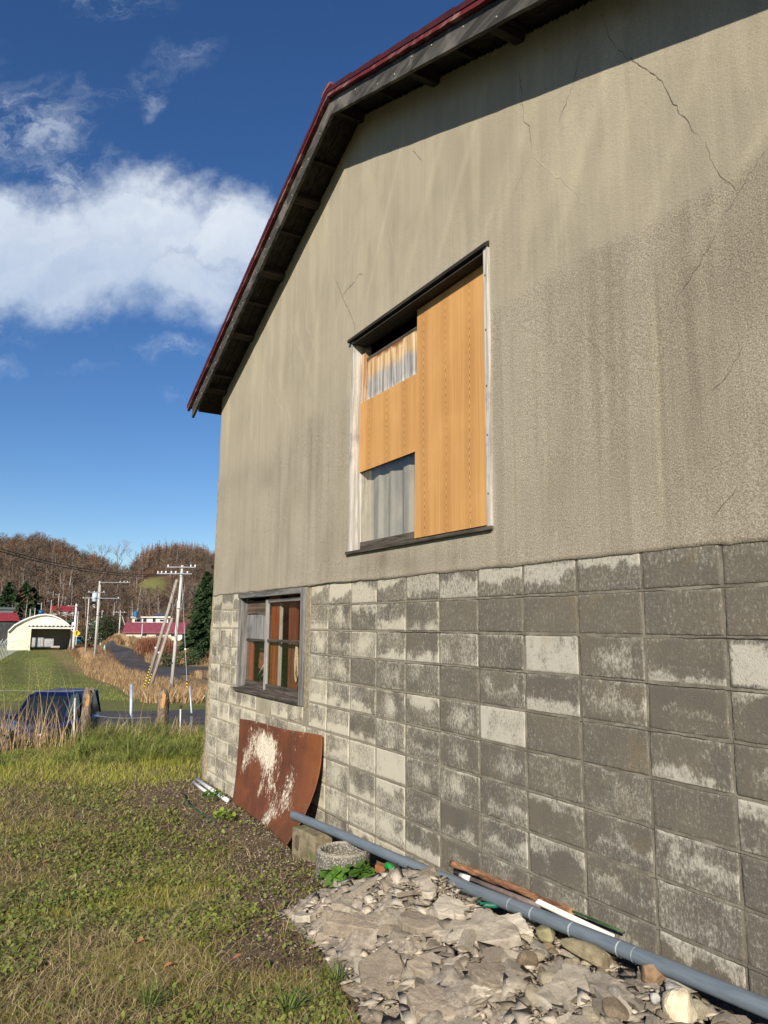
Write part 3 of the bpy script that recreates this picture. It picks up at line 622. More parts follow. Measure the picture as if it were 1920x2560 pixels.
cur = soup('curtain', np.stack([XX, YY, ZZ], -1).reshape(-1, 3), np.stack([ii[:-1, :-1], ii[:-1, 1:], ii[1:, 1:], ii[1:, :-1]], -1).reshape(-1, 4), plain('curtain_cloth', (.42, .39, .33), (.30, .28, .25), 5, .9, 0, stretch=(1, 1, .5)), win, smooth=True)
# nails of the right jamb
for z in (2.5, 2.85, 3.15, 3.5, 3.85): mb = MB(); mb.tube([(b_-.008, -.025, z), (b_-.008, -.0275, z)], .006, 6); mb.build('nail_head', MAT['crack'], win)

# --- small window with two sashes
sw = bpy.data.objects.new('sliding_window', None); COL.objects.link(sw); sw.location = (-1.3, 0, 1.08); sw.parent = bld; sw['label'] = 'small grey timber window with two sashes'
a, b_, c, d = W1
mb = MB(); mb.span(a, a+.03, -.012, .15, c, d-.04); mb.build('left_jamb', MAT['grey_wood_z'], sw, bevel=.003)
mb = MB(); mb.span(b_-.088, b_, -.016, .15, c-.03, d+.005); mb.build('right_jamb', MAT['grey_wood_z'], sw, bevel=.003)
mb = MB(); mb.prism([(-.020, d-.046), (.15, d-.046), (.15, d+.008), (-.020, d+.004)], 0, a-.01, b_-.089); mb.build('head_board', MAT['grey_wood_x'], sw, bevel=.003)
mb = MB(); mb.prism([(-.030, c-.026), (-.030, c+.004), (.15, c+.045), (.15, c-.028)], 0, a-.03, b_-.089); mb.build('sill', MAT['dark_wood_x'], sw, bevel=.003)
zs0, zs1 = c+.03, d-.046
x0, xm, x1 = a+.03, -1.47, b_-.088
# left (back) sash
mb = MB(); mb.span(x0, x0+.035, .062, .085, zs0, zs1); mb.build('sash_stile', MAT['grey_wood_z'], sw); 
mb = MB(); mb.span(x0+.035, xm, .062, .085, zs0, zs0+.055); mb.build('sash_rail', MAT['dark_wood_x'], sw)
mb = MB(); mb.span(x0+.035, xm, .062, .085, 1.575, 1.597); mb.build('sash_bar', MAT['dark_wood_x'], sw)
mb = MB(); mb.span(x0+.035, xm, .070, .080, 1.598, 1.845); mb.build('filler_board', weathered('grey_ply', (.27, .265, .26), (.13, .125, .12), 2), sw)
mb = MB(); n = 24; X_ = np.linspace(x0+.035, xm, n); mb.prism([(x, 1.848+.012*math.sin(x*9)+random.gauss(0, .002)) for x in X_]+[(x, 1.985) for x in reversed(X_)], 1, .066, .084); mb.build('filler_board', weathered('brown_board', (.16, .11, .075), (.06, .045, .035), 0), sw)
mb = MB(); mb.span(x0+.03, xm+.02, .072, .075, zs0+.05, 1.58); mb.build('pane', MAT['glass'], sw)
# right (front) sash
mb = MB(); mb.span(xm-.028, xm+.022, .030, .056, zs0, zs1-.03); mb.build('sash_stile', weathered('pale_stile', (.40, .39, .37), (.20, .195, .185), 2), sw)
mb = MB(); mb.span(x1-.05, x1-.001, .034, .054, zs0, zs1-.03); mb.build('sash_stile', MAT['dark_wood_x'], sw)
mb = MB(); mb.span(xm+.022, x1-.05, .032, .055, zs1-.06, zs1-.028); mb.build('sash_rail', MAT['grey_wood_x'], sw)
mb = MB(); mb.span(xm+.022, x1-.05, .032, .055, zs0-.005, zs0+.058); mb.build('sash_rail', MAT['dark_wood_x'], sw)
mb = MB(); mb.span(xm+.022, x1-.05, .036, .054, 1.578, 1.603); mb.build('sash_bar', MAT['dark_wood_x'], sw)
mb = MB(); mb.span(xm+.02, x1-.048, .043, .046, zs0+.05, 1.58); mb.build('pane', MAT['glass'], sw)
mb = MB(); mb.span(xm+.02, x1-.048, .043, .046, 1.60, zs1-.055); mb.build('pane', MAT['glass'], sw)
# planks and things stored just behind the glass
def plank(x0, x1, y, z0, z1, mat, label, tilt=0.0, yaw=.0, th=.035):
    mb = MB(); mb.box(((x0+x1)/2, y, (z0+z1)/2), (x1-x0, th, z1-z0), Matrix.Rotation(tilt, 3, 'Y') @ Matrix.Rotation(yaw, 3, 'Z'))
    return tag(mb.build('plank', mat, bevel=.004), label, 'plank', 'planks leaning behind the small window')
plank(-1.56, -1.29, .105, .1, 2.25, MAT['orange_plank'], 'wide orange plank with a knot, behind the middle of the small window', .01)
plank(-1.09, -.93, .13, .1, 2.25, MAT['red_plank'], 'reddish brown plank behind the right side of the small window', -.015)
plank(-2.14, -2.02, .105, .1, 2.0, MAT['orange_plank'], 'narrow orange plank behind the lower left pane of the small window', 0.0)
plank(-1.275, -1.25, .10, .1, 1.95, MAT['pale_wood_z'], 'thin pale batten beside the wide orange plank behind the glass', .008, 0, .03)
mb = MB(); mb.tube([(-.85, .09, 1.56), (-.875, .09, 1.4), (-.86, .09, 1.27), (-.83, .088, 1.22), (-.805, .09, 1.3), (-.81, .09, 1.45), (-.83, .09, 1.56)], .008, 6)
mb.tube([(-.84, .085, 1.56), (-.83, .085, 1.4), (-.84, .085, 1.3)], .007, 6)
tag(mb.build('rope', plain('rope_fibre', (.62, .52, .36), (.4, .3, .18), 60, .9, .3), smooth=True), 'loop of pale rope hanging behind the lower right window pane', 'rope')
def junk(c, size, rot, mat, name, label, cat):
    mb = MB(); mb.box(c, size, Matrix.Rotation(rot, 3, 'Y')); return tag(mb.build(name, mat, bevel=.01), label, cat)
junk((-1.86, .21, 1.36), (.27, .10, .17), .12, plain('rusty_tin', (.36, .13, .08), (.13, .07, .05), 14, .6, .3), 'metal_box', 'rust-red tin box behind the lower left window pane', 'box')
junk((-1.83, .23, 1.52), (.36, .12, .08), -.05, MAT['dark_wood_x'], 'timber_offcut', 'dark timber offcut lying above the tin box behind the glass', 'timber')
junk((-1.75, .33, 1.15), (.5, .3, .04), .02, MAT['dark_wood_x'], 'shelf_board', 'dark shelf board carrying the tin box behind the glass', 'shelf')
for k, (x, r, l) in enumerate([(-1.84, .55, 'upper'), (-1.76, .28, 'lower')]):
    mb = MB(); mb.tube([(x-.13, .14, 1.20), (x+.15, .12, 1.22+.26*r)], .009, 5); tag(mb.build('stick', MAT['pale_wood_z'], smooth=True), l+' of the two pale sticks crossing behind the lower left pane', 'stick')
# ================================================================== THE GROUND
def heap(x, y):
    """rubble heap height above the yard"""
    x = np.asarray(x, float); y = np.asarray(y, float)
    h = .25*np.exp(-((x-2.18)/.55)**2-((y+.53)/.26)**2) + .17*np.exp(-((x-3.2)/.9)**2-((y+.68)/.38)**2) + .075*np.exp(-((x-3.3)/1.1)**2-((y+.12)/.16)**2)
    h = h + .11*np.exp(-((x-3.7)/.55)**2-((y+.38)/.26)**2)
    h = h + .07*np.exp(-((x-1.70)/.26)**2-((y+.75)/.20)**2)
    return np.where(h > .012, h-.012, 0)
xs1 = np.concatenate([np.linspace(-1000, -480, 14)[:-1], np.linspace(-480, -70, 110)[:-1], np.linspace(-70, -10, 90)[:-1], np.linspace(-10, 6, 230)[:-1], np.linspace(6, 60, 30)])
ys1 = np.concatenate([np.linspace(-700, -120, 16)[:-1], np.linspace(-120, -12, 40)[:-1], np.linspace(-12, 4, 150)[:-1], np.linspace(4, 30, 40)[:-1], np.linspace(30, 170, 60)[:-1], np.linspace(170, 800, 20)])
X, Y = np.meshgrid(xs1, ys1); Z = gz(X, Y) + .018*(fbm(X*7, Y*7, 61, 3)-.5)*((X > -10) & (X < 6))
# inside the building the ground stays under the floor slab
ins = (X > -3.05) & (X < XR-.05) & (Y > .1) & (Y < BY); Z = np.where(ins, -.35, Z)
D_ = 5.48-X; Bn = (Y+2.65)/np.maximum(D_, 5)
# what grows or lies on the ground: soil/straw/green and the far fields (true surface colours)
def soil_mask(x, y):               # bare earth and gravel along the wall, worn path
    n = fbm(x*1.6, y*1.6, 71); dist_ = -y
    w = 1.10+.40*sm((x+.5)/2.5)*1.0 + (n-.5)*1.3
    m = sm((w-dist_)/.35)*sm((x+3.6)/.9)
    m2 = sm((.62-np.abs(x+2.2+.35*(y+1)))/.5)*sm((fbm(x*2.3, y*2.3, 72)-.42)/.12)*sm((y+3.4)/.8)*.45
    return np.clip(np.maximum(m, m2*(y < 0)), 0, 1)
def straw_mask(x, y):
    return sm((fbm(x*1.3+.6*y, y*1.1, 74)-.46)/.12)*.75 + .55*np.exp(-((x+1.6+.5*(y+2))/1.1)**2)
gcol = np.zeros(X.shape+(4,)); gcol[..., 3] = 1
so_ = soil_mask(X, Y)[..., None]; n1 = fbm(X*2, Y*2, 75)[..., None]; st = np.clip(straw_mask(X, Y), 0, 1)[..., None]
yard = (np.array([.095, .105, .030])*(1-n1)+np.array([.13, .115, .050])*n1)*(1-st*.6)+np.array([.15, .115, .06])*st*.6
yard = yard*(1-so_)+(np.array([.125, .092, .060])*(.7+.6*n1))*so_
nf = fbm(X*.25, Y*.25, 76)[..., None]; nf2 = fbm(X*.9, Y*.9, 77)[..., None]
field = np.array([.150, .175, .050])*(.65+.7*nf2)*(1-.5*nf)+np.array([.17, .14, .07])*.5*nf
dry = np.array([.24, .175, .095])*(.6+.8*nf2)
hillc = np.array([.135, .080, .048])*(.6+.8*fbm(X*.06, Y*.06, 78)[..., None])
col = yard.copy(); f1 = sm((D_-12.4)/1.6)[..., None]; col = col*(1-f1)+field*f1
# dry verge beside the road, dry bank on the right
edge_b = np.interp(D_, [28, 45, 62, 75, 95, 130, 180, 300], [.30, .24, .205, .16, .125, .105, .095, .09])
ff = sm((Bn-edge_b)/.012)[..., None]*(D_[..., None] > 40); col = col*(1-ff)+dry*ff
f2 = sm((D_-195)/40)[..., None]; col = col*(1-f2)+hillc*f2
green_patch = (np.exp(-((Bn-.222)/.022)**2)*np.exp(-((D_-335)/30)**2))[..., None]; green_patch = sm((green_patch-.35)/.2); col = col*(1-green_patch)+np.array([.17, .17, .06])*green_patch
gcol[..., :3] = col
def ground_mat():
    m, t, b = new_mat('ground_cover'); c = t.attr('gcol'); v = t.coord()
    n = t.noise(v, 22, 8, .7); n2 = t.noise(v, 1.1, 6, .65)
    c = t.mix(t.ramp(n, .3, .7), t.mix(1.0, c, (.5, .5, .52), 'MULTIPLY'), t.mix(1.0, c, (1.5, 1.45, 1.4), 'MULTIPLY')); c = t.mix(t.ramp(n2, .35, .65, 0, .45), c, t.mix(1.0, c, (.6, .62, .6), 'MULTIPLY'))
    t.link(c, b.inputs['Base Color']); b.inputs['Roughness'].default_value = .95; b.inputs['Specular IOR Level'].default_value = .1; bump(t, b, n, .8, .03); return m
MAT['ground'] = ground_mat()
nr, nc = X.shape; idx = np.arange(nr*nc).reshape(nr, nc); q = np.stack([idx[:-1, :-1], idx[:-1, 1:], idx[1:, 1:], idx[1:, :-1]], -1).reshape(-1, 4)
gr_o = soup('ground', np.stack([X, Y, Z], -1).reshape(-1, 3), q, MAT['ground'], attrs={'gcol': gcol.reshape(-1, 4)}, smooth=True, origin=(0, 0, 0)); tag(gr_o, kind='structure')

# ------------------------------------------------------------------ rubble heap
def concrete_frag(name, c_a, c_b, sc=14):
    m, t, b = new_mat(name); v = t.coord(); oi = t.new('ShaderNodeObjectInfo')
    c = t.mix(t.ramp(t.noise(v, sc, 8, .7), .35, .68), c_b, c_a); c = t.mix(t.ramp(t.noise(v, sc*5, 5, .75), .54, .70, 0, .6), c, (.56, .51, .42)); c = t.mix(t.ramp(t.noise(v, sc*.6, 5, .7), .52, .70, 0, .55), c, t.mix(1.0, c, (.55, .52, .48), 'MULTIPLY'))
    f = t.math('ADD', .72, t.math('MULTIPLY', oi.outputs['Random'], .5)); cc_ = t.new('ShaderNodeCombineXYZ'); [t.link(f, cc_.inputs[i]) for i in range(3)]
    c = t.mix(1.0, c, cc_.outputs[0], 'MULTIPLY'); t.link(c, b.inputs['Base Color']); b.inputs['Roughness'].default_value = .95
    h = t.math('ADD', t.noise(v, sc*1.4, 6, .7), t.math('MULTIPLY', t.noise(v, sc*8, 5, .8), .5)); bump(t, b, h, .9, .012); return m
MAT['frag'] = concrete_frag('mortar_rubble', (.44, .388, .31), (.29, .25, .195)); MAT['frag_dark'] = concrete_frag('dark_mortar', (.33, .275, .21), (.22, .18, .135)); MAT['frag_pale'] = concrete_frag('pale_mortar', (.58, .52, .42), (.43, .38, .30))
MAT['dust'] = concrete_frag('crushed_mortar', (.36, .312, .25), (.18, .15, .115), 30)
x_ = np.arange(1.25, 4.9, .016); y_ = np.arange(-1.75, .0, .016); X, Y = np.meshgrid(x_, y_); hh = heap(X, Y)
ter = fbm(X*3.3, Y*3.3, 83, 3)*9; ter = (np.floor(ter)+sm((ter-np.floor(ter)-.72)/.28))/9; ter2 = fbm(X*8+4, Y*8, 84, 3)*7; ter2 = (np.floor(ter2)+sm((ter2-np.floor(ter2)-.75)/.25))/7
rough = (ter-.5)*.20+(ter2-.5)*.06+(fbm(X*6, Y*6, 81, 5, .62)-.5)*.05 + (np.abs(fbm(X*19, Y*19, 82, 3)-.5))*.05; Zh = gz(X, Y)-.03 + hh*1.0 + rough*sm(hh/.05)*.9 + .022*sm(hh/.02) 
idx = np.arange(X.size).reshape(X.shape); q = np.stack([idx[:-1, :-1], idx[:-1, 1:], idx[1:, 1:], idx[1:, :-1]], -1).reshape(-1, 4); kp = (hh[:-1, :-1] > .001).ravel()
hp = soup('rubble_heap', np.stack([X, Y, Zh], -1).reshape(-1, 3), q[kp], MAT['dust'], smooth=False); tag(hp, kind='stuff')
hp['label'] = 'crushed mortar and dust under the broken slabs'
def hz(x, y): h = float(heap(x, y)); return gzf(x, y)-.03+h+float((fbm(x*6, y*6, 81, 5, .62)-.5)*.10)*min(1, h/.05)*.9+.022*min(1, h/.02)
def slab_mesh(n, w, l, th, seed, jag=.18, curl=0.0):
    """broken flat piece: irregular outline, chipped rim, uneven top"""
    r = np.random.default_rng(seed); ang = np.linspace(0, 2*PI, n, endpoint=False)+r.normal(0, .16, n)
    ang.sort(); rad = 1+r.normal(0, jag, n); sq = 1/np.maximum(np.abs(np.cos(ang)), np.abs(np.sin(ang))); rad = rad*(.55+.45*sq)
    key = np.stack([np.cos(ang)*rad*w/2, np.sin(ang)*rad*l/2], 1); out = []
    for i in range(n):
        a, b_ = key[i], key[(i+1) % n]; m = max(2, int(np.linalg.norm(b_-a)/.018))
        for k in range(m): out.append(a+(b_-a)*k/m+r.normal(0, .0035, 2))
    P = np.array(out); c = P.mean(0); nP = len(P); rings = [1.0, .93, .6, .25]; Vv = []; 
    def zt(p): return th/2+float(fbm(p[0]*14+seed, p[1]*14, 5))*.026-.013+curl*(p[0]**2)
    for k, s in enumerate(rings):
        for p in P: q_ = c+(p-c)*s; Vv.append((q_[0], q_[1], zt(q_)-(.006 if k == 0 else 0)))
    top = len(Vv); Vv.append((c[0], c[1], zt(c)))
    for k, s in enumerate([1.01, .9]):
        for p in P: q_ = c+(p-c)*(s+r.normal(0, .012)); Vv.append((q_[0], q_[1], -th/2+curl*q_[0]**2+r.normal(0, .003)))
    bot = len(Vv); Vv.append((c[0], c[1], -th/2)); Fv = []
    for k in range(3):
        for i in range(nP): j = (i+1) % nP; Fv.append((k*nP+i, k*nP+j, (k+1)*nP+j, (k+1)*nP+i))
    for i in range(nP): j = (i+1) % nP; Fv.append((3*nP+i, 3*nP+j, top)); b2 = top+1; Fv.append((b2+i, b2+j, j, i)); Fv.append((b2+nP+i, b2+nP+j, b2+j, b2+i)); Fv.append((b2+nP+j, b2+nP+i, bot))
    me = bpy.data.meshes.new('slab'); me.from_pydata([tuple(map(float, v)) for v in Vv], [], Fv); me.update(); return me
def rock_mesh(seed, sx, sy, sz, ang=.5):
    bm = bmesh.new(); bmesh.ops.create_icosphere(bm, subdivisions=3, radius=.5); r = np.random.default_rng(seed)
    pl_ = [(Vector(r.normal(0, 1, 3)).normalized(), .26+.18*r.random()) for _ in range(int(4+ang*10))]
    for v in bm.verts:
        for nrm, d_ in pl_:
            k = v.co.dot(nrm)-d_
            if k > 0: v.co -= nrm*k*.92
        nn = float(fbm(v.co.x*5+seed, v.co.y*5+v.co.z*3, 7))-.5; v.co *= 1+nn*.22; v.co.x *= sx; v.co.y *= sy; v.co.z *= sz
    me = bpy.data.meshes.new('rock'); bm.to_mesh(me); bm.free(); return me
def place(me, name, mat, x, y, z, rz=0, rx=0, ry=0, label=None, cat=None, group=None, smooth=False):
    o = bpy.data.objects.new(name, me); COL.objects.link(o)
    if not me.materials: me.materials.append(mat)
    if smooth: me.polygons.foreach_set('use_smooth', [True]*len(me.polygons))
    o.location = (x, y, z); o.rotation_euler = (rx, ry, rz); return tag(o, label, cat, group)
# the named big pieces: crop pixels (of the rubble crop) and height give their spot
def r6(u, v, z): r = ray_px(700+u*.36166, 2000+v*.36166); return CAM+r*((z-CAM[2])/r[2])
def onheap(u, v):
    r = ray_px(u, v); r = r/np.linalg.norm(r); t = np.linspace(2.2, 9, 1200); p = CAM+t[:, None]*r
    h = gz(p[:, 0], p[:, 1])-.03+heap(p[:, 0], p[:, 1])+.02; i = int(np.argmax(p[:, 2] < h)); return p[i]
slabs = [  # u, v (photo px), w, l, th, rz, rx, ry, material, label
 (700+1120*.36166, 2000+580*.36166, .30, .18, .035, -.35, .08, .12, 'frag_pale', 'broad pale mortar slab crowning the top of the rubble heap against the pipe'),
 (700+1420*.36166, 2000+900*.36166, .42, .27, .05, .75, .22, -.12, 'frag', 'large curled mortar slab with a raised rim, right of the heap top'),
 (700+1590*.36166, 2000+940*.36166, .22, .22, .03, .3, .30, -.05, 'frag_pale', 'smooth cream triangular slab leaning beside the curled slab'),
 (700+600*.36166, 2000+930*.36166, .46, .13, .075, .72, .15, .05, 'frag_dark', 'long dark brown mortar beam lying across the left flank of the heap'),
 (700+520*.36166, 2000+800*.36166, .24, .15, .03, .85, -.1, .1, 'frag', 'flat mortar plate just above the long dark beam'),
 (700+150*.36166, 2000+850*.36166, .17, .09, .035, .2, .0, -.1, 'frag_pale', 'chalky piece at the far left tip of the heap'),
 (700+720*.36166, 2000+1265*.36166, .24, .26, .05, .5, .28, .16, 'frag_dark', 'dark grey-brown slab lying on soil at the lower left foot of the heap'),
 (1200+480*.434, 2100+900*.434, .17, .30, .028, .35, .12, .18, 'frag', 'smooth pointed tan slab lying flat in the lower middle of the heap'),
 (700+1060*.36166, 2000+1230*.36166, .12, .20, .035, -.15, .1, .3, 'frag_dark', 'upright dark flake standing in the lower middle of the heap'),
 (700+940*.36166, 2000+890*.36166, .26, .13, .04, .3, .1, 0, 'frag_dark', 'dark mortar chunk in the centre of the heap'),
 (700+1180*.36166, 2000+810*.36166, .20, .15, .04, .6, .2, .1, 'frag_pale', 'cream broken plate in the centre right of the heap'),
 (700+810*.36166, 2000+600*.36166, .14, .10, .04, .3, .2, .3, 'frag_dark', 'rounded dark flake on the upper left slope of the heap'),
 (700+1000*.36166, 2000+625*.36166, .20, .10, .035, -.2, .2, .1, 'frag', 'tan flake below the crowning slab'),
 (1200+280*.434, 2100+500*.434, .13, .17, .05, .3, .3, .1, 'frag', 'brownish broken block behind the cream triangular slab'),
 (1200+740*.434, 2100+940*.434, .22, .13, .05, .1, .15, .1, 'frag', 'rough sandy chunk in the lower right of the heap'),
 (1200+60*.434, 2100+830*.434, .20, .16, .05, 1.0, .25, .1, 'frag_dark', 'crumbled dark lump near the bottom edge of the heap'),
 (700+1050*.36166, 2000+1480*.36166, .26, .16, .06, .2, .2, .1, 'frag_dark', 'dusty wide lump at the bottom edge of the picture'),
]
for i, (u, v, w, l, th, rz, rx, ry, mt, lab) in enumerate(slabs):
    p = onheap(u, v); me = slab_mesh(9 if i != 2 else 5, w*.88, l*.88, th*.85, 100+i, .20, .25 if i == 1 else 0)
    place(me, 'mortar_slab', MAT[mt], p[0], p[1]-(.075 if i < 2 else 0), p[2]+(.030 if i > 1 else .012), rz, rx*1.2, ry*1.2, lab, 'rubble slab')
# a folded rim on the curled slab
stones = [  # stones by the pipe: photo px, size, colour, label
 (1320, 1000, (.20, .16, .15), (.70, .60, .42), 'biggest cream white boulder at the bottom right by the pipe'),
 (630, 655, (.07, .065, .05), (.19, .18, .17), 'round dark grey pebble beside the pipe'),
 (545, 605, (.09, .07, .05), (.12, .13, .13), 'slate grey angular stone left of the round pebble'),
 (780, 720, (.13, .06, .05), (.62, .53, .36), 'long cream stone with a brown stripe by the pipe'),
 (855, 700, (.07, .07, .05), (.58, .49, .33), 'pale wedge stone standing next to the long cream stone'),
 (385, 550, (.10, .07, .06), (.42, .37, .26), 'mossy cream stone by the curled slab'),
 (475, 555, (.08, .07, .06), (.33, .28, .19), 'gravelly brown stone below the pipe'),
 (380, 610, (.13, .07, .06), (.30, .27, .15), 'yellow green lichen stone below the mossy cream stone'),
 (640, 760, (.20, .07, .07), (.26, .22, .14), 'long lump of pebbly concrete in the middle of the stones'),
 (1000, 870, (.11, .08, .07), (.26, .17, .10), 'rusty brown stone at the lower right'),
 (960, 790, (.11, .08, .07), (.44, .40, .31), 'striped grey stone below the pipe shadow'),
 (1170, 920, (.12, .08, .07), (.30, .28, .25), 'fractured grey stone left of the big boulder'),
 (1015, 980, (.035, .03, .03), (.45, .45, .42), 'small oval grey pebble at the bottom'),
 (1120, 960, (.08, .06, .05), (.36, .35, .31), 'flat grey stone near the bottom right'),
 (640, 610, (.06, .05, .04), (.34, .30, .19), 'small olive stone behind the round pebble'),
 (725, 660, (.05, .06, .04), (.60, .55, .44), 'narrow white chip by the pipe'),
 (1085, 870, (.13, .10, .09), (.20, .15, .10), 'dark brown clod beside the rusty stone'),
]
for i, (u, v, s_, colr, lab) in enumerate(stones):
    p = onheap(1200+u*.434, 2100+v*.434) if i else np.array([3.60, -.36, gzf(3.6, -.36)+float(heap(3.6, -.36))-.05]); s_ = tuple(q*1.25 for q in s_) if i else tuple(q*.85 for q in s_); me = rock_mesh(300+i, *s_, ang=.2 if i in (1, 12) else .7)
    place(me, 'stone', plain('stone_tone', colr, tuple(c*.62 for c in colr), 22, .9, .7, .01, stretch=(1, 1, 1), bscale=45), p[0], p[1], p[2]+s_[2]*.55+.015, rng.random()*3, rng.normal(0, .2), rng.normal(0, .2), lab, 'stone', smooth=i in (1, 12))
# medium broken pieces: each its own object, sharing a few shapes
shapes = [slab_mesh(7, 1, .8, .26, 500+i, .2) for i in range(5)]+[rock_mesh(520+i, 1, .8, .55, .9) for i in range(5)]
meds = []
for i, s_ in enumerate(shapes):
    for mt in ('frag', 'frag_dark', 'frag_pale'):
        me = s_.copy(); me.materials.append(MAT[mt]); meds.append(me)
wts = np.array([5, 3, 1.6]*10); wts = wts/wts.sum(); n_m = 0
while n_m < 285:
    x, y = 1.3+3.2*rng.random(), -1.6+1.5*rng.random(); h = float(heap(x, y))
    if h < .012 or rng.random() > min(1, .25+h*4): continue
    s_ = .035+.105*rng.random()**2.2; mi_ = int(rng.choice(30, p=wts)); me = meds[mi_]; kd = ('tan', 'dark brown', 'pale cream')[mi_ % 3]; sh_ = 'flat broken mortar plate' if mi_ < 15 else 'lumpy broken mortar chunk'
    o = place(me, 'mortar_fragment', None, x, y, hz(x, y)+s_*(.16 if mi_ < 15 else .12), rng.random()*6.28, rng.normal(0, .35), rng.normal(0, .35), f'{kd} {sh_} lying loose in the rubble heap', 'rubble piece', f'{kd} {sh_}s of the heap')
    o.scale = (s_, s_*(.7+.5*rng.random()), s_*(.7+.6*rng.random())); n_m += 1

# rounder stones heaped along the pipe on the right
pal = [((.56, .48, .33), 'cream'), ((.33, .30, .25), 'grey'), ((.26, .20, .13), 'brown'), ((.44, .38, .27), 'sandy')]
pal_m = [plain('pebble_'+n_, c_, tuple(q*.6 for q in c_), 20, .9, .7, .01, bscale=45) for c_, n_ in pal]; rsh = []
for i in range(6):
    for m_ in pal_m: me = rock_mesh(600+i, 1, .78, .66, .25+.1*i); me.materials.append(m_); rsh.append(me)
for i in range(110):
    x = 2.55+1.9*rng.random(); y = -.24-.62*rng.random()**1.5; j_ = int(rng.integers(0, 24)); s_ = .035+.085*rng.random()**1.8
    o = place(rsh[j_], 'stone', None, x, y, hz(x, y)+s_*.25, rng.random()*6, rng.normal(0, .3), rng.normal(0, .3), f'{pal[j_ % 4][1]} rounded stone among the others between pipe and slabs', 'stone', f'{pal[j_ % 4][1]} stones along the pipe'); o.scale = (s_, s_*(.7+.4*rng.random()), s_*(.7+.4*rng.random()))

# small chips and gravel: nobody could count them
def chips(name, pts, size, cols, label, seed=1, flat=.5):
    r = np.random.default_rng(seed); n = len(pts); 
    base = np.array([(1, 0, 0), (0, 1, 0), (-1, 0, 0), (0, -1, 0), (0, 0, 1), (0, 0, -1)], float); fc = np.array([(0, 1, 4), (1, 2, 4), (2, 3, 4), (3, 0, 4), (1, 0, 5), (2, 1, 5), (3, 2, 5), (0, 3, 5)])
    B = base[None]*(1+r.normal(0, .28, (n, 6, 3))); B = B*(size*(.4+1.4*r.random(n)**2.2))[:, None, None]; B[..., 2] *= flat
    a = r.random(n)*6.28; c_, s_ = np.cos(a)[:, None], np.sin(a)[:, None]; x = B[..., 0]*c_-B[..., 1]*s_; y = B[..., 0]*s_+B[..., 1]*c_; tl = r.normal(0, .4, (n, 1)); z = B[..., 2]+x*tl
    Vv = np.stack([x, y, z], -1)+pts[:, None, :]; cols = np.array(cols); ci = cols[r.integers(0, len(cols), n)]*(.7+.6*r.random((n, 1))); C4 = np.ones((n, 6, 4)); C4[..., :3] = ci[:, None]
    o = soup(name, Vv.reshape(-1, 3), (fc[None]+np.arange(n)[:, None, None]*6).reshape(-1, 3), MAT['chip'], attrs={'col': C4.reshape(-1, 4)}); tag(o, label, None, None, 'stuff'); return o
MAT['chip'] = attr_mat('chips', var=.3, bscale=120)
n = 24000; x = 1.25+3.4*rng.random(n); y = -1.65+1.6*rng.random(n); h = heap(x, y); k = (h > .004) & (rng.random(n) < .15+h*3); x, y, h = x[k], y[k], h[k]
z = gz(x, y)-.03+h+(fbm(x*6, y*6, 81, 5, .62)-.5)*.10*np.minimum(1, h/.05)*.9+.022*np.minimum(1, h/.02)+.002
z += rng.normal(0, .004, len(z)); chips('mortar_chips', np.stack([x, y, z], 1), .0115, [(.36, .305, .24), (.30, .25, .19), (.34, .29, .225), (.22, .18, .135), (.40, .345, .27)], 'small chips of mortar over the rubble heap', 5, .3)
n = 5200; x = 1.25+3.4*rng.random(n); y = -1.6+1.5*rng.random(n); h = heap(x, y); k = (h > .006) & (rng.random(n) < .35+h*6); x, y, h = x[k], y[k], h[k]
z = gz(x, y)-.03+h+(fbm(x*6, y*6, 81, 5, .62)-.5)*.10*np.minimum(1, h/.05)*.9+.022*np.minimum(1, h/.02)+.008
chips('mortar_flakes', np.stack([x, y, z], 1), .032, [(.37, .325, .26), (.30, .255, .20), (.41, .36, .29), (.22, .185, .14)], 'thin flakes of mortar over the rubble heap', 15, .20)
n = 30000; x = -3.6+6.8*rng.random(n); y = -2.7*rng.random(n)**1.3; k = rng.random(n) < soil_mask(x, y)*.9; x, y = x[k], y[k]
chips('gravel', np.stack([x, y, gz(x, y)+.003], 1), 0.0062, [(.17, .135, .095), (.22, .175, .125), (.12, .095, .065), (.25, .205, .15), (.36, .31, .24)], 'fine gravel on the bare soil along the wall', 6)

# ------------------------------------------------------------------ things by the wall
def rust_mat():
    m, t, b = new_mat('rusty_steel'); v = t.coord(); s = t.sep(t.attr('flake')); n = t.noise(t.coord((1, 1, .45)), 36, 9, .74, 1.2); n2 = t.noise(v, 3.2, 6, .6, .4)
    f = t.math('ADD', n, t.math('MULTIPLY', t.math('SUBTRACT', s[0], .50), .30)); fl = t.ramp(f, .515, .60)
    rust = t.mix(t.ramp(n2, .35, .68), (.100, .032, .018), (.185, .062, .022)); rust = t.mix(t.ramp(t.noise(t.coord((30, 30, 3)), 1, 5), .45, .75, 0, .5), rust, (.08, .026, .015))
    rust = t.mix(t.ramp(t.noise(v, 120, 3, .7), .5, .75, 0, .35), rust, (.32, .14, .07))
    rust = t.mix(t.ramp(t.sep(v)[0], .35, .95), rust, t.mix(.5, rust, (.25, .085, .025))); rust = t.mix(t.ramp(t.noise(v, 1.6, 5, .6), .45, .65, 0, .6), rust, (.055, .022, .014)); c = t.mix(fl, rust, t.mix(t.ramp(t.noise(v, 60, 4), .4, .7), (.72, .66, .53), (.42, .31, .22))); t.link(c, b.inputs['Base Color']); b.inputs['Roughness'].default_value = .78
    bump(t, b, t.math('ADD', t.math('MULTIPLY', fl, .6), t.math('MULTIPLY', n, .3)), .6, .004); return m
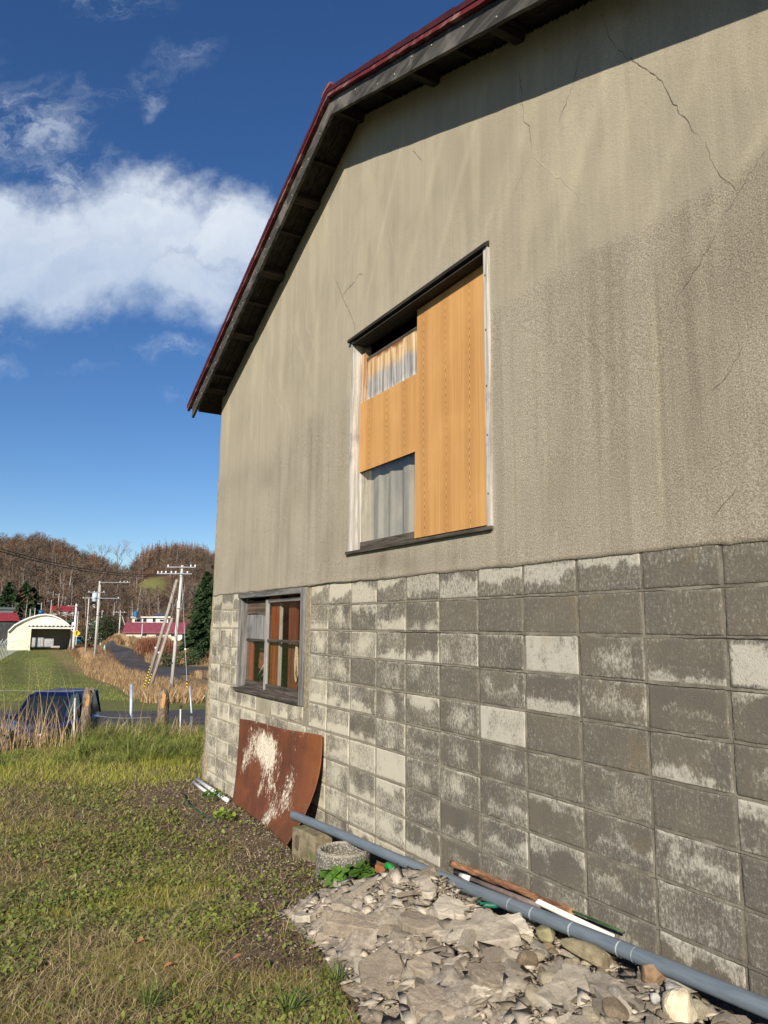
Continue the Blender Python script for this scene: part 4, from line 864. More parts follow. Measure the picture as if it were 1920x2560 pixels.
nu, nv = 90, 60; U, Vv = np.meshgrid(np.linspace(0, 1, nu), np.linspace(0, 1, nv)); Vq = 1-Vv                              # Vq 1 = top
X = -1.975+U*1.955+.03*np.sin(Vq*3)*U; out = .03+ (1-Vq)**2.2*(.045+.235*U**1.3) + .010*np.sin(U*7)*(1-Vq)
Y = -out; Zt = .79+.075*U+.012*np.sin(U*8)*.6; Zb = -.02+.095*U; Z = Zb+(Zt-Zb)*Vq
mk = .62*np.exp(-((U-.36)/.20)**4-((Vq-.72)/.22)**4)+.62*np.exp(-((U-.46)/.14)**4-((Vq-.42)/.22)**4)+.55*np.exp(-((U-.62)/.10)**2-((Vq-.10)/.12)**2)+.55*np.exp(-((U-.70)/.10)**2-((Vq-.35)/.22)**2)+.5*np.exp(-((U-.12)/.05)**2-((Vq-.55)/.25)**2)+.4*np.exp(-((U-.42)/.16)**2-((Vq-.74)/.12)**2)-.7*np.exp(-((U-.30)/.07)**2-((Vq-.32)/.22)**2)
mk = mk+(fbm(U*11, Vq*4, 91, 5, .6)-.5)*1.3; fk = np.ones(U.shape+(4,)); fk[..., :3] = np.clip(mk, 0, 1.3)[..., None]
P = np.stack([X, Y, Z], -1).reshape(-1, 3); P2 = P+np.array([0, .004, 0]); n0 = len(P); ii = np.arange(n0).reshape(nv, nu); q1 = np.stack([ii[:-1, :-1], ii[1:, :-1], ii[1:, 1:], ii[:-1, 1:]], -1).reshape(-1, 4)
bd = list(ii[0, :])+list(ii[1:, -1])+list(ii[-1, -2::-1])+list(ii[-2:0:-1, 0]); q3 = np.array([(bd[i], bd[(i+1) % len(bd)], bd[(i+1) % len(bd)]+n0, bd[i]+n0) for i in range(len(bd))])
o = soup('steel_sheet', np.concatenate([P, P2]), np.concatenate([q1, q1[:, ::-1]+n0, q3]), rust_mat(), attrs={'flake': np.concatenate([fk.reshape(-1, 4)]*2)}, smooth=True)
tag(o, 'rusty red-brown steel sheet with flaking white paint leaning on the wall below the small window', 'metal sheet')
# grey pipe
MAT['pipe'] = plain('grey_plastic_pipe', (.145, .175, .205), (.11, .135, .16), 9, .45, .12, .002, stretch=(.6, 6, 6), c3=(.155, .185, .21), s3=3)
A0, A1 = Vector((-.14, -.205, .262)), Vector((5.0, -.17, .555)); mb = MB(); n = 26
pts = [A0.lerp(A1, i/n)+Vector((0, .008*math.sin(i*.5), -.012*math.sin(PI*i/n))) for i in range(n+1)]; mb.tube(pts, .031, 20, cap=False)
dv = (A1-A0).normalized(); po = mb.build('pipe', MAT['pipe'], smooth=True); tag(po, 'long blue-grey plastic pipe lying against the foot of the wall', 'pipe')
mb = MB(); mb.tube([pts[0]+dv*.001, pts[0]+dv*.12], .0275, 20); mb.build('bore', MAT['dark'], po)
sc_m = plain('scuff', (.42, .46, .48), (.25, .29, .32), 60, .6, 0)
for t_, l in ((2.62, .006), (2.78, .008), (3.03, .01), (3.3, .008), (3.38, .004)): p = A0.lerp(A1, t_/5.14); mb = MB(); mb.tube([p+Vector((0, 0, -.012*math.sin(PI*t_/5.14))), p+dv*l+Vector((0, 0, -.012*math.sin(PI*t_/5.14)))], .0316, 20, cap=False); mb.build('scuff_mark', sc_m, po, smooth=True)
# square block under the pipe's end
root = empty('concrete_footing', (.17, -.22, .05), 'square mossy concrete footing block carrying the left end of the pipe', 'concrete block')
mb = MB(); mb.box((.19, -.195, .125), (.33, .16, .205), Matrix.Rotation(.10, 3, 'Z')); mb.build('body', plain('mossy_concrete', (.24, .20, .13), (.13, .105, .065), 16, .95, .8, .008, c3=(.11, .12, .045), s3=9), root, bevel=.014)
mb = MB(); mb.tube([(.10, -.290, .13), (.10, -.287, .13)], .055, 24)
for v_ in range(len(mb.v)): x, y, z = mb.v[v_]; mb.v[v_] = (.115+(x-.10)*.6, y+.002, z)
mb.build('oval_knockout', plain('knockout', (.14, .10, .07), (.09, .065, .045), 30, .95, .5), root)
# concrete ring
def ring_mat():
    m, t, b = new_mat('exposed_aggregate'); v = t.coord(); vo = t.new('ShaderNodeTexVoronoi'); t.link(v, vo.inputs[0]); vo.inputs['Scale'].default_value = 62
    c = t.mix(t.ramp(vo.outputs['Distance'], .12, .42), (.42, .40, .36), (.13, .12, .10)); c = t.mix(t.ramp(t.noise(v, 60, 3), .5, .7), c, (.24, .215, .18)); z = t.sep(v)[2]
    c = t.mix(t.ramp(z, .185, .20), c, (.30, .275, .22)); t.link(c, b.inputs['Base Color']); b.inputs['Roughness'].default_value = .95; bump(t, b, t.math('SUBTRACT', 1, vo.outputs['Distance']), .8, .012); return m
mb = MB(); nseg = 48; prof = [(.165, 0), (.178, .015), (.178, .175), (.170, .200), (.150, .204), (.138, .190), (.128, .05), (.0, .045)]; cx, cy, cz = .905, -.30, .085
for k in range(nseg):
    a = k*2*PI/nseg
    for r_, z_ in prof: jj = 1+random.gauss(0, .006) if r_ > .1 else 1; mb.v.append((cx+math.cos(a)*r_*jj, cy+math.sin(a)*r_*jj, cz+z_+random.gauss(0, .0012)))
L_ = len(prof); mb.f = [(k*L_+i, ((k+1) % nseg)*L_+i, ((k+1) % nseg)*L_+i+1, k*L_+i+1) for k in range(nseg) for i in range(L_-1)]; mb.m = [0]*len(mb.f)
o = mb.build('concrete_ring', ring_mat(), origin=(cx, cy, cz)); tag(o, 'round pebble-faced concrete ring standing between the footing block and the rubble', 'concrete ring')
# bark log, dark rod, white strip, green hose, green cane behind the pipe
def bark_mat():
    m, t, b = new_mat('bark'); v = t.coord((5, 40, 40)); n = t.noise(v, 1, 8, .72, .8); c = t.mix(t.ramp(n, .38, .66), (.09, .045, .025), (.44, .22, .11)); t.link(c, b.inputs['Base Color']); b.inputs['Roughness'].default_value = .9; bump(t, b, n, .9, .01); return m
lp = [(1.88, -.118, .422), (2.03, -.112, .432), (2.23, -.10, .430), (2.43, -.10, .446), (2.60, -.092, .438), (2.78, -.08, .445)]; mb = MB(); P = []
for (a, b_) in zip(lp[:-1], lp[1:]): P += [Vector(a).lerp(Vector(b_), i/6) for i in range(6)]
P.append(Vector(lp[-1])); mb.tube(P, [.0175+random.gauss(0, .002) for _ in P], 12); lg = mb.build('log', bark_mat(), smooth=True); tag(lg, 'thin rough log with orange-brown bark lying between the pipe and the wall', 'log')
mb = MB(); mb.tube([Vector(lp[-1]), Vector(lp[-1])+Vector((.004, 0, 0))], .0165, 12); mb.build('cut_end', plain('cut_wood', (.48, .30, .15), (.30, .17, .08), 60, .9, .2), lg)
mb = MB(); mb.tube([(1.96, -.150, .400), (2.62, -.122, .425)], .0125, 12); tag(mb.build('rod', plain('brown_rod', (.17, .13, .12), (.10, .08, .075), 20, .5, .1), smooth=True), 'smooth dark brown rod lying between the pipe and the bark log', 'rod')
mb = MB(); mb.tube([(2.02, -.158, .405), (2.10, -.155, .410)], .0135, 12); tag(mb.build('white_sleeve', plain('white_plastic', (.75, .75, .72), (.6, .6, .57), 20, .5, 0), smooth=True), 'short white plastic sleeve next to the dark rod', 'plastic sleeve')
mb = MB(); mb.prism([(-.142, .440), (-.120, .454), (-.114, .450), (-.116, .440), (-.134, .430)], 0, 2.60, 3.07); so2 = mb.build('plastic_strip', plain('white_strip', (.82, .80, .72), (.70, .68, .6), 12, .45, 0, stretch=(.5, 9, 9)), bevel=.002); tag(so2, 'white ribbed plastic strip lying behind the pipe', 'plastic strip')
mb = MB(); mb.tube([(2.50, -.09, .44), (2.9, -.075, .452), (3.08, -.07, .455)], .0055, 8); tag(mb.build('garden_cane', plain('green_cane', (.03, .085, .025), (.02, .05, .018), 20, .5, 0), smooth=True), 'thin dark green cane lying along the wall behind the white strip', 'cane')
hp_ = [Vector(r6(1235, 640, .385)), Vector(r6(1300, 690, .375)), Vector(r6(1400, 725, .37)), Vector(r6(1480, 730, .37)), Vector(r6(1560, 715, .375))]; mb = MB(); P = []
for i in range(len(hp_)-1): P += [hp_[i].lerp(hp_[i+1], k/4) for k in range(4)]
mb.tube(P, .013, 10); tag(mb.build('hose', plain('green_hose', (.012, .13, .085), (.01, .09, .06), 20, .45, 0), smooth=True), 'dark green hose curving out from under the pipe beside the heap', 'hose')
# scraps behind the ring
p = r6(770, 470, .22); mb = MB(); mb.tube([p+np.array([-.06, 0, 0]), p+np.array([-.05, 0, 0]), p+np.array([.05, .01, .0]), p+np.array([.075, .01, 0])], [.008, .026, .026, .012], 14)
MAT['green_glass'], t, b = new_mat('green_plastic'); b.inputs['Base Color'].default_value = (.02, .34, .06, 1); b.inputs['Roughness'].default_value = .15
tag(mb.build('bottle', MAT['green_glass'], smooth=True), 'small bright green bottle under the pipe behind the weeds', 'bottle')
p = r6(740, 510, .14); junk_b = MB(); junk_b.box(p, (.17, .07, .09), Matrix.Rotation(.2, 3, 'Z')); tag(junk_b.build('brick', plain('red_brick', (.30, .12, .055), (.17, .07, .035), 18, .9, .7, .006), bevel=.008), 'broken orange brick lying under the pipe', 'brick')
p = r6(690, 470, .12); junk_b = MB(); junk_b.box(p+np.array([0, .05, 0]), (.26, .10, .16), Matrix.Rotation(.15, 3, 'Z')); tag(junk_b.build('rubble_block', plain('mossy_block', (.15, .125, .08), (.08, .07, .04), 16, .95, .8, .01, c3=(.06, .075, .02)), bevel=.014), 'dark mossy concrete lump behind the brick', 'concrete block')
p = r6(880, 500, .2); junk_b = MB(); junk_b.box(p, (.13, .09, .09), Matrix.Rotation(-.3, 3, 'Z')); tag(junk_b.build('broken_brick', plain('dark_brick', (.16, .09, .06), (.09, .055, .04), 18, .9, .7, .006), bevel=.012), 'dark brown half brick beside the green bottle', 'brick')
p = r6(480, 600, .02); junk_b = MB(); junk_b.box(p, (.16, .06, .04), Matrix.Rotation(.3, 3, 'Z')); tag(junk_b.build('rusty_scrap', plain('rusty_scrap', (.20, .075, .03), (.09, .04, .02), 30, .9, .5), bevel=.006), 'small rusty scrap below the green weeds', 'metal scrap')
# white tubes on the ground by the far corner
for k, (xa, ya, xb, yb, r_, lab) in enumerate([(-3.15, -.10, -1.98, -.12, .020, 'white plastic tube on the ground nearest the wall by the steel sheet'), (-3.05, -.17, -2.25, -.19, .016, 'shorter white plastic tube lying in front of the other one')]):
    mb = MB(); mb.tube([(xa, ya, gzf(xa, ya)+r_), (xb, yb, gzf(xb, yb)+r_)], r_, 12); tag(mb.build('plastic_tube', plain('white_tube', (.78, .80, .82), (.62, .64, .66), 12, .4, 0), smooth=True), lab, 'plastic tube')
mb = MB(); mb.tube([(-2.5, -.42, .0), (-2.0, -.52, .012), (-1.6, -.5, .0), (-1.25, -.47, .0)], .007, 6); tag(mb.build('cord', plain('green_cord', (.03, .07, .05), (.02, .05, .04), 30, .7, 0), smooth=True), 'dark green cord lying on the soil in front of the steel sheet', 'cord')
# ================================================================== VEGETATION NEAR THE CAMERA
MAT['grass'] = attr_mat('grass_blades', trans=.30, var=.15); MAT['leaf'] = attr_mat('leaves', rough=.55, spec=.4, trans=.25, var=.15); MAT['dry'] = attr_mat('dry_stems', trans=.2, var=.2)
def ramp_cols(cols, n, r, jit=.25):
    cols = np.array(cols); c = cols[r.integers(0, len(cols), n)]; c2 = cols[r.integers(0, len(cols), n)]; t = r.random((n, 1))*.6; return (c*(1-t)+c2*t)*(1-jit+2*jit*r.random((n, 1)))
def blades(name, P, h, w, lean, cols, mat, label, seed=0, segs=3, droop=.5, tipcols=None, parent=None, kind='stuff'):
    """bent tapering blades, one strip each"""
    r = np.random.default_rng(seed); n = len(P); h = np.broadcast_to(h, (n,)); w = np.broadcast_to(w, (n,)); lean = np.broadcast_to(lean, (n,))
    a = r.random(n)*2*PI; fa = a+PI/2+r.normal(0, .5, n); dirv = np.stack([np.cos(a), np.sin(a)], 1); side = np.stack([np.cos(fa), np.sin(fa)], 1)
    t = np.linspace(0, 1, segs+1); le = lean*(.4+1.2*r.random(n)); Vv = np.zeros((n, (segs+1)*2, 3)); C = np.ones((n, (segs+1)*2, 4))
    for k, tt in enumerate(t):
        off = dirv*(le*h*(tt**1.6))[:, None]; z = h*(tt-droop*le*tt**2.2*.6); z = np.maximum(z, .002*tt); ww = w*(1-tt**1.5*.92)/2
        for s_, sg in ((0, -1), (1, 1)):
            Vv[:, 2*k+s_, 0] = P[:, 0]+off[:, 0]+side[:, 0]*ww*sg; Vv[:, 2*k+s_, 1] = P[:, 1]+off[:, 1]+side[:, 1]*ww*sg; Vv[:, 2*k+s_, 2] = P[:, 2]+z
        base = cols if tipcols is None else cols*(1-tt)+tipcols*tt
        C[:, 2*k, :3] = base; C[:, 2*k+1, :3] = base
    m = (segs+1)*2; f = np.array([(2*k, 2*k+1, 2*k+3, 2*k+2) for k in range(segs)]); Fv = (f[None]+np.arange(n)[:, None, None]*m).reshape(-1, 4)
    o = soup(name, Vv.reshape(-1, 3), Fv, mat, parent, origin=None if parent is not None else (float(P[:, 0].mean()), float(P[:, 1].mean()), 0), attrs={'col': C.reshape(-1, 4)})
    if parent is None: tag(o, label, None, None, kind)
    return o
def scatter(n, dmin, dmax, r, ulo=-420, uhi=1500, pw=1.0):
    """points on the yard in front of the wall, thinner with distance"""
    D = dmin*(dmax/dmin)**(r.random(n)**pw); u = ulo+(uhi-ulo)*r.random(n); a = np.arctan((u-960)/F_PX/math.cos(PIT)); th = H-a
    x = CAM[0]+np.cos(th)*D; y = CAM[1]+np.sin(th)*D; return x, y, D
r = np.random.default_rng(5)
def ok_yard(x, y): return ((x < -3.35) | (y < -.03)) & (heap(x, y) < .01)
# green turf
n = 400000; x, y, D = scatter(n, 2.9, 13.2, r); so1 = soil_mask(x, y); patch = fbm(x*1.7, y*1.7, 101); st1 = np.clip(straw_mask(x, y), 0, 1)
k = ok_yard(x, y) & (r.random(n) > so1*.97) & (r.random(n) < .14+1.2*sm((patch-.38)/.22)) & (r.random(n) > st1*.55*(D > 4)); x, y, D = x[k], y[k], D[k]; n = len(x)
far = sm((D-8.3)/2.2); h = (.016+.026*r.random(n))*(1-far)+(.06+.11*r.random(n))*far*(1-.5*sm((D-10)/1)); tall = (fbm(x*2.6, y*2.6, 105)-.5)*2; h = h*(1+.7*np.clip(tall, 0, 1)); w = .0016+.00055*D*(.6+.6*r.random(n))*.9
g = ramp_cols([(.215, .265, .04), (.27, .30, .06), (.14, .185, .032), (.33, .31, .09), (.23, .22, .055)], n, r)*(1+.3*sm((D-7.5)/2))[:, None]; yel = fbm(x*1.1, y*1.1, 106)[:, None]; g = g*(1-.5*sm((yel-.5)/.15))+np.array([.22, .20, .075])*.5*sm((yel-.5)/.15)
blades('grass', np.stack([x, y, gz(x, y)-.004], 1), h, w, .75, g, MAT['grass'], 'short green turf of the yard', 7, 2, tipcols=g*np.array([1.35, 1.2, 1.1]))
# dry straw lying flat
n = 105000; x, y, D = scatter(n, 2.9, 12.5, r); st1 = np.clip(straw_mask(x, y)*(.5+.6*sm((D-4.8)/1.5))+.15+.30*sm((fbm(x*3, y*3, 110)-.52)/.1), 0, 1); so1 = soil_mask(x, y); k = ok_yard(x, y) & (r.random(n) < st1*(1-.72*so1)); x, y, D = x[k], y[k], D[k]; n = len(x)
h = .025+.06*r.random(n)**1.6; w = .0010+.00036*D; g = ramp_cols([(.48, .38, .20), (.40, .30, .155), (.30, .21, .11), (.56, .46, .27), (.22, .15, .085)], n, r)
blades('dry_grass', np.stack([x, y, gz(x, y)+.004+.012*r.random(n)], 1), h, w, 1.9, g, MAT['dry'], 'dry straw lying over the turf', 8, 3, droop=.48)
# small round clover and weed leaves
n = 205000; x, y, D = scatter(n, 2.9, 9.0, r); pt = sm((fbm(x*1.5, y*1.5, 120)-.46)/.12)*(1-.8*soil_mask(x, y)); k = ok_yard(x, y) & (r.random(n) < pt*.52+.02); x, y, D = x[k], y[k], D[k]; n = len(x)
s_ = (.0045+.007*r.random(n))*(1+.05*D); a = r.random(n)*6.28; tx, ty = r.normal(0, .45, n), r.normal(0, .45, n); z0 = gz(x, y)+.012+.022*r.random(n); oct_ = np.linspace(0, 2*PI, 7)[:-1]
rr = np.array([1, .85, .95, 1.05, .9, 1]); lx = np.cos(oct_)[None]*rr*s_[:, None]; ly = np.sin(oct_)[None]*rr*s_[:, None]*.8; cx_ = lx*np.cos(a)[:, None]-ly*np.sin(a)[:, None]; cy_ = lx*np.sin(a)[:, None]+ly*np.cos(a)[:, None]
Vv = np.stack([x[:, None]+cx_, y[:, None]+cy_, z0[:, None]+cx_*tx[:, None]+cy_*ty[:, None]], -1); g = ramp_cols([(.14, .195, .03), (.185, .23, .042), (.095, .13, .024), (.23, .245, .06), (.19, .155, .055)], n, r); C = np.ones((n, 6, 4)); C[..., :3] = g[:, None]
o = soup('clover', Vv.reshape(-1, 3), np.arange(n*6).reshape(n, 6), MAT['leaf'], origin=(0, 0, 0), attrs={'col': C.reshape(-1, 4)}); tag(o, 'round clover and weed leaves in the turf', None, None, 'stuff')
# single long dry stalks
n = 200; x, y, D = scatter(n, 3.2, 9, r); k = ok_yard(x, y); x, y = x[k], y[k]; n = len(x)
blades('dry_stalks', np.stack([x, y, gz(x, y)+.015], 1), .12+.18*r.random(n), .0028, 1.9, ramp_cols([(.50, .40, .22), (.36, .27, .14)], n, r), MAT['dry'], 'long dry stalks bent over the grass', 9, 5, droop=.48)
# fallen leaves
for i, (u, v, lab) in enumerate([(1230, 1065, 'orange fallen leaf on the clover near the bottom'), (872, 1110, 'small brown fallen leaf left of the orange one'), (232, 555, 'rust fallen leaf at the left of the turf'), (728, 980, 'tan fallen leaf in the middle of the turf')]):
    p = hit(u*.48222, 1900+v*.48222); mb = MB(); s_ = .020
    out = [(0, -1.1), (.5, -.6), (.62, 0), (.4, .7), (0, 1.2), (-.4, .7), (-.62, 0), (-.5, -.6)]; mb.add([(p[0]+a*s_, p[1]+b_*s_, p[2]+.035+.012*abs(a)+b_*.004) for a, b_ in out], [tuple(range(8))]); mb.add([(p[0]+a*s_, p[1]+b_*s_, p[2]+.034+.012*abs(a)+b_*.004) for a, b_ in out], [tuple(range(7, -1, -1))])
    tag(mb.build('fallen_leaf', plain('dry_leaf', (.46, .20, .08), (.30, .12, .05), 60, .7, 0)), lab, 'leaf')
# leafy weeds
def weed(c, rad, n, hmax, label, leaf=.02, cols=((.09, .20, .025), (.13, .25, .04), (.06, .13, .02)), seed=1):
    rr_ = np.random.default_rng(seed); root = empty('weed', c, label, 'weed plant'); a = rr_.random(n)*6.28; q = rad*np.sqrt(rr_.random(n)); h_ = hmax*(1-.6*(q/rad)**2)*(.3+.7*rr_.random(n)); x = c[0]+np.cos(a)*q; y = c[1]+np.sin(a)*q*.7; z = c[2]+h_
    mb = MB()
    for i in range(0, n, 6): mb.tube([(c[0]+(x[i]-c[0])*.3, c[1]+(y[i]-c[1])*.3, c[2]-.01), (x[i], y[i], z[i])], [.0022, .0012], 4, cap=False)
    mb.build('stems', plain('weed_stem', (.12, .18, .04), (.08, .12, .03), 30, .7, 0), root)
    L_ = leaf*(.6+.8*rr_.random(n)); th_ = rr_.random(n)*6.28; tlt = rr_.normal(0, .5, (n, 2)); shp = np.array([(0, -.6), (.42, -.45), (.55, 0), (.35, .45), (0, .62), (-.35, .45), (-.55, 0), (-.42, -.45)]); lx = shp[None, :, 0]*L_[:, None]; ly = shp[None, :, 1]*L_[:, None]
    X_ = lx*np.cos(th_)[:, None]-ly*np.sin(th_)[:, None]; Y_ = lx*np.sin(th_)[:, None]+ly*np.cos(th_)[:, None]; Vv = np.stack([x[:, None]+X_, y[:, None]+Y_, z[:, None]+X_*tlt[:, :1]+Y_*tlt[:, 1:]], -1)
    g = ramp_cols(cols, n, rr_, .2); C = np.ones((n, 8, 4)); C[..., :3] = g[:, None]; soup('leaves', Vv.reshape(-1, 3), np.arange(n*8).reshape(n, 8), MAT['leaf'], root, attrs={'col': C.reshape(-1, 4)}); return root
def spot(u, v, z): p = r6(u, v, z); return (float(p[0]), float(p[1]), float(p[2]))
weed(spot(455, 560, .125), .21, 230, .15, 'bright green leafy weed growing in front of the concrete ring', .045, seed=3)
weed(spot(330, 500, .12), .07, 40, .07, 'small green weed at the left foot of the concrete ring', .03, seed=4)
weed(spot(590, 570, .15), .10, 80, .10, 'green weed between the ring and the rubble heap', .035, seed=5)
weed((-1.35, -.36, .0), .13, 60, .07, 'yellow green weed before the middle of the steel sheet', .028, cols=((.16, .24, .03), (.20, .28, .05)), seed=6)
weed((-2.15, -.22, .0), .15, 60, .09, 'low green weed between the white tubes and the steel sheet', .028, seed=7)
weed(spot(330, 1180, .02), .07, 18, .03, 'flat green rosette at the left foot of the rubble heap', .05, seed=8)
for i, (u, v, lab, s_) in enumerate([(380, 1300, 'pointed-leaf tuft in the soil at the foot of the heap', 1), (60, 1500, 'dark green broad tuft at the bottom edge of the turf', 1.3), (-900, 1480, 'dark green tuft at the bottom left of the turf', 1.2)]):
    p = hit(700+u*.36166, 2000+v*.36166); rr_ = np.random.default_rng(40+i); root = empty('grass_tuft', p, lab, 'grass tuft'); nn_ = 70; a = rr_.random(nn_)*6.28; q = .03*s_*rr_.random(nn_); P = np.stack([p[0]+np.cos(a)*q, p[1]+np.sin(a)*q, np.full(nn_, p[2])], 1)
    blades('blades', P, .10*s_*(.5+.7*rr_.random(nn_)), .007, .9, ramp_cols([(.11, .16, .035), (.15, .19, .045)], nn_, rr_), MAT['leaf'], None, 50+i, 4, parent=root)

# tall dry reeds along the yard edge, in front of the parked car
def reedband(n, ulo, uhi, D0, D1, h0, h1, label, seed, w=.010, dens=None):
    r_ = np.random.default_rng(seed); D = D0+(D1-D0)*r_.random(n); u = ulo+(uhi-ulo)*r_.random(n)
    if dens is not None: k = r_.random(n) < dens(u); D, u = D[k], u[k]
    n = len(D); a = np.arctan((u-960)/F_PX/math.cos(PIT)); x = CAM[0]+np.cos(H-a)*D; y = CAM[1]+np.sin(H-a)*D; h = h0+(h1-h0)*r_.random(n)**1.8
    g = ramp_cols([(.46, .34, .18), (.38, .26, .14), (.54, .43, .26), (.26, .16, .09)], n, r_)
    return blades('dry_reeds', np.stack([x, y, gz(x, y)-.02], 1), h, w*(.5+.8*r_.random(n)), .40, g, MAT['dry'], label, seed, 4, droop=.5)
reedband(1350, -420, 235, 11.6, 13.3, .25, .85, 'dense dry reeds at the edge of the yard in front of the navy car', 201, .012, lambda u: np.where(u < 170, 1, .45))
reedband(20, -60, 240, 11.8, 13.0, 1.35, 2.0, 'tall thin dry stems rising over the reeds', 202, .009)
reedband(900, 225, 520, 12.2, 14.0, .12, .42, 'short dry stems between the cut stumps', 203, .010)
reedband(14, 330, 440, 12.4, 13.6, .7, 1.0, 'arching dry stems near the tall stump', 204, .007)
# coarse green grass on the yard's edge
r = np.random.default_rng(9); n = 50000; D = 10.2+3.0*r.random(n); u = -460+980*r.random(n); a = np.arctan((u-960)/F_PX/math.cos(PIT)); x = CAM[0]+np.cos(H-a)*D; y = CAM[1]+np.sin(H-a)*D; k = (r.random(n) < .25+1.2*sm((fbm(x*1.4, y*1.4, 130)-.38)/.2)) & ((x < -3.4) | (y < 0)); x, y, uu_, DD_ = x[k], y[k], u[k], D[k]; n = len(x); cut_ = 1-.68*sm((250-uu_)/60)*sm((DD_-10.0)/.9)*(uu_ > -60)
blades('coarse_grass', np.stack([x, y, gz(x, y)-.01], 1), cut_*(.07+.15*r.random(n))*(.7+1.3*sm((fbm(x*3, y*3, 133)-.5)/.15)), .009, .95, ramp_cols([(.17, .23, .04), (.24, .28, .065), (.11, .155, .028), (.33, .31, .12)], n, r), MAT['grass'], 'coarse green grass at the edge of the yard', 131, 3)

# ------------------------------------------------------------------ cut stumps, stakes and wires of the old fence
def stump_mat(name='stump_bark'):
    m, t, b = new_mat(name); v = t.coord((9, 9, 5)); n = t.noise(v, 1, 8, .7, 1.0); c = t.mix(t.ramp(n, .38, .64), (.075, .055, .04), (.27, .205, .145)); c = t.mix(t.ramp(t.noise(v, .45, 5, .6), .58, .66), c, (.36, .31, .24)); t.link(c, b.inputs['Base Color']); b.inputs['Roughness'].default_value = .95; bump(t, b, n, 1, .03); return m
MAT['stump'] = stump_mat()
def stump(u, vb, D, h, rad, label, lean=(0, 0), bare=True, seed=1):
    p = at(u*K, vb*K, D); z = gzf(p[0], p[1]); r_ = random.Random(seed); root = empty('tree_stump', (p[0], p[1], z), label, 'stump'); n, rings = 26, 22; Vv = []; 
    for i in range(rings+1):
        t_ = i/rings
        for k in range(n):
            a = k*2*PI/n; rr_ = rad*(1.1-.22*t_)*(1+.30*(float(fbm(math.cos(a)*2+seed*5, math.sin(a)*2+t_*5, seed))-.5)+.18*(float(fbm(math.cos(a)*5+seed, t_*14+math.sin(a)*5, seed+2))-.5))
            zz_ = -.08+(h+.08)*t_+(.06*math.sin(a*2+seed) if i == rings else 0); Vv.append((p[0]+lean[0]*t_*h+math.cos(a)*rr_, p[1]+lean[1]*t_*h+math.sin(a)*rr_, z+zz_))
    Fv = [(i*n+k, i*n+(k+1) % n, (i+1)*n+(k+1) % n, (i+1)*n+k) for i in range(rings) for k in range(n)]; Vv.append((p[0]+lean[0]*h, p[1]+lean[1]*h, z+h-.03)); mb = MB(); mb.add(Vv, Fv+[(rings*n+k, rings*n+(k+1) % n, len(Vv)-1) for k in range(n)]); mb.build('trunk', MAT['stump'], root)
    if bare:
        # torn patch of bare wood on the side towards the yard
        d_ = np.array([CAM[0]-p[0], CAM[1]-p[1]]); d_ /= np.linalg.norm(d_); t2 = np.array([-d_[1], d_[0]]); mb = MB(); c0 = z+h*.82; out = [(-.35, -.9), (.3, -1), (.42, -.2), (.5, .6), (.1, 1.0), (-.25, .7), (-.1, .2), (-.45, -.3)]; sc = .10 if seed == 3 else .135
        f_ = [(p[0]+lean[0]*h*.8+d_[0]*rad*1.02+t2[0]*(a*sc*.62-.01), p[1]+lean[1]*h*.8+d_[1]*rad*1.02+t2[1]*(a*sc*.62-.01), c0+b_*sc) for a, b_ in out]; b3 = [(a-d_[0]*.06, b_-d_[1]*.06, c_) for a, b_, c_ in f_]
        mb.add(f_+b3, [tuple(range(8)), tuple(range(15, 7, -1))]+[(i, (i+1) % 8, 8+(i+1) % 8, 8+i) for i in range(8)]); mb.build('bare_wood', weathered('bare_wood', (.62, .38, .16), (.40, .20, .08), 2), root)
    return root
stump(182, 1594, 12.7, .76, .082, 'tall rough cut trunk standing right of the navy car', (.0, .03), True, 3)
stump(349, 1586, 12.9, .72, .095, 'thick cut trunk with torn orange wood near its top, right of the galvanised stake', (.03, .0), True, 8)
stump(10, 1600, 12.0, .22, .12, 'low broken stump at the left edge of the picture', (0, 0), False, 12)
MAT['galv'] = plain('galvanised', (.42, .46, .50), (.30, .33, .37), 9, .45, .1, metal=.4); MAT['white_stake'] = plain('white_stake', (.70, .72, .72), (.55, .57, .58), 9, .5, 0)
def stake(u, v0, v1, D, rad, mat, label, name='stake', u1=None):
    p = at(u*K, v0*K, D); q = at((u1 if u1 is not None else u)*K, v1*K, D); z = gzf(p[0], p[1]); mb = MB(); mb.tube([(p[0], p[1], min(z, p[2])-.15), q], rad, 10); o = mb.build(name, mat, smooth=True, origin=(p[0], p[1], min(z, p[2]))); tag(o, label, 'stake', 'old fence stakes'); return o
stake(284.5, 1570, 1478, 13.6, .030, MAT['galv'], 'thick galvanised stake standing alone between the two tall stumps')
stake(162, 1580, 1508, 12.6, .013, MAT['white_stake'], 'thin pale stake among the reeds before the rear of the navy car')
sk = stake(390, 1582, 1532, 13.0, .012, MAT['white_stake'], 'short white stake with a black cap near the house corner'); p = at(390.3*K, 1530*K, 13.0); mb = MB(); mb.tube([p, p+np.array([0, 0, .05])], .026, 10); mb.build('cap', MAT['dark'], sk)
stake(420, 1580, 1482, 13.3, .018, MAT['galv'], 'leaning thin galvanised stake nearest the house corner', u1=410)
stake(414, 1580, 1546, 13.1, .028, plain('dark_stake', (.10, .12, .13), (.07, .08, .09), 9, .6, 0), 'short dark stake crossing the leaning galvanised one')
def wire(pts, rad, label, sag=0.0, mat=None, cat='wire', name='wire', group=None, n=24):
    a, b_ = np.array(pts[0]), np.array(pts[1]); P = [a+(b_-a)*t-np.array([0, 0, sag*4*t*(1-t)]) for t in np.linspace(0, 1, n)]; mb = MB(); mb.tube(P, rad, 5); o = mb.build(name, mat or MAT['wire']); return tag(o, label, cat, group)
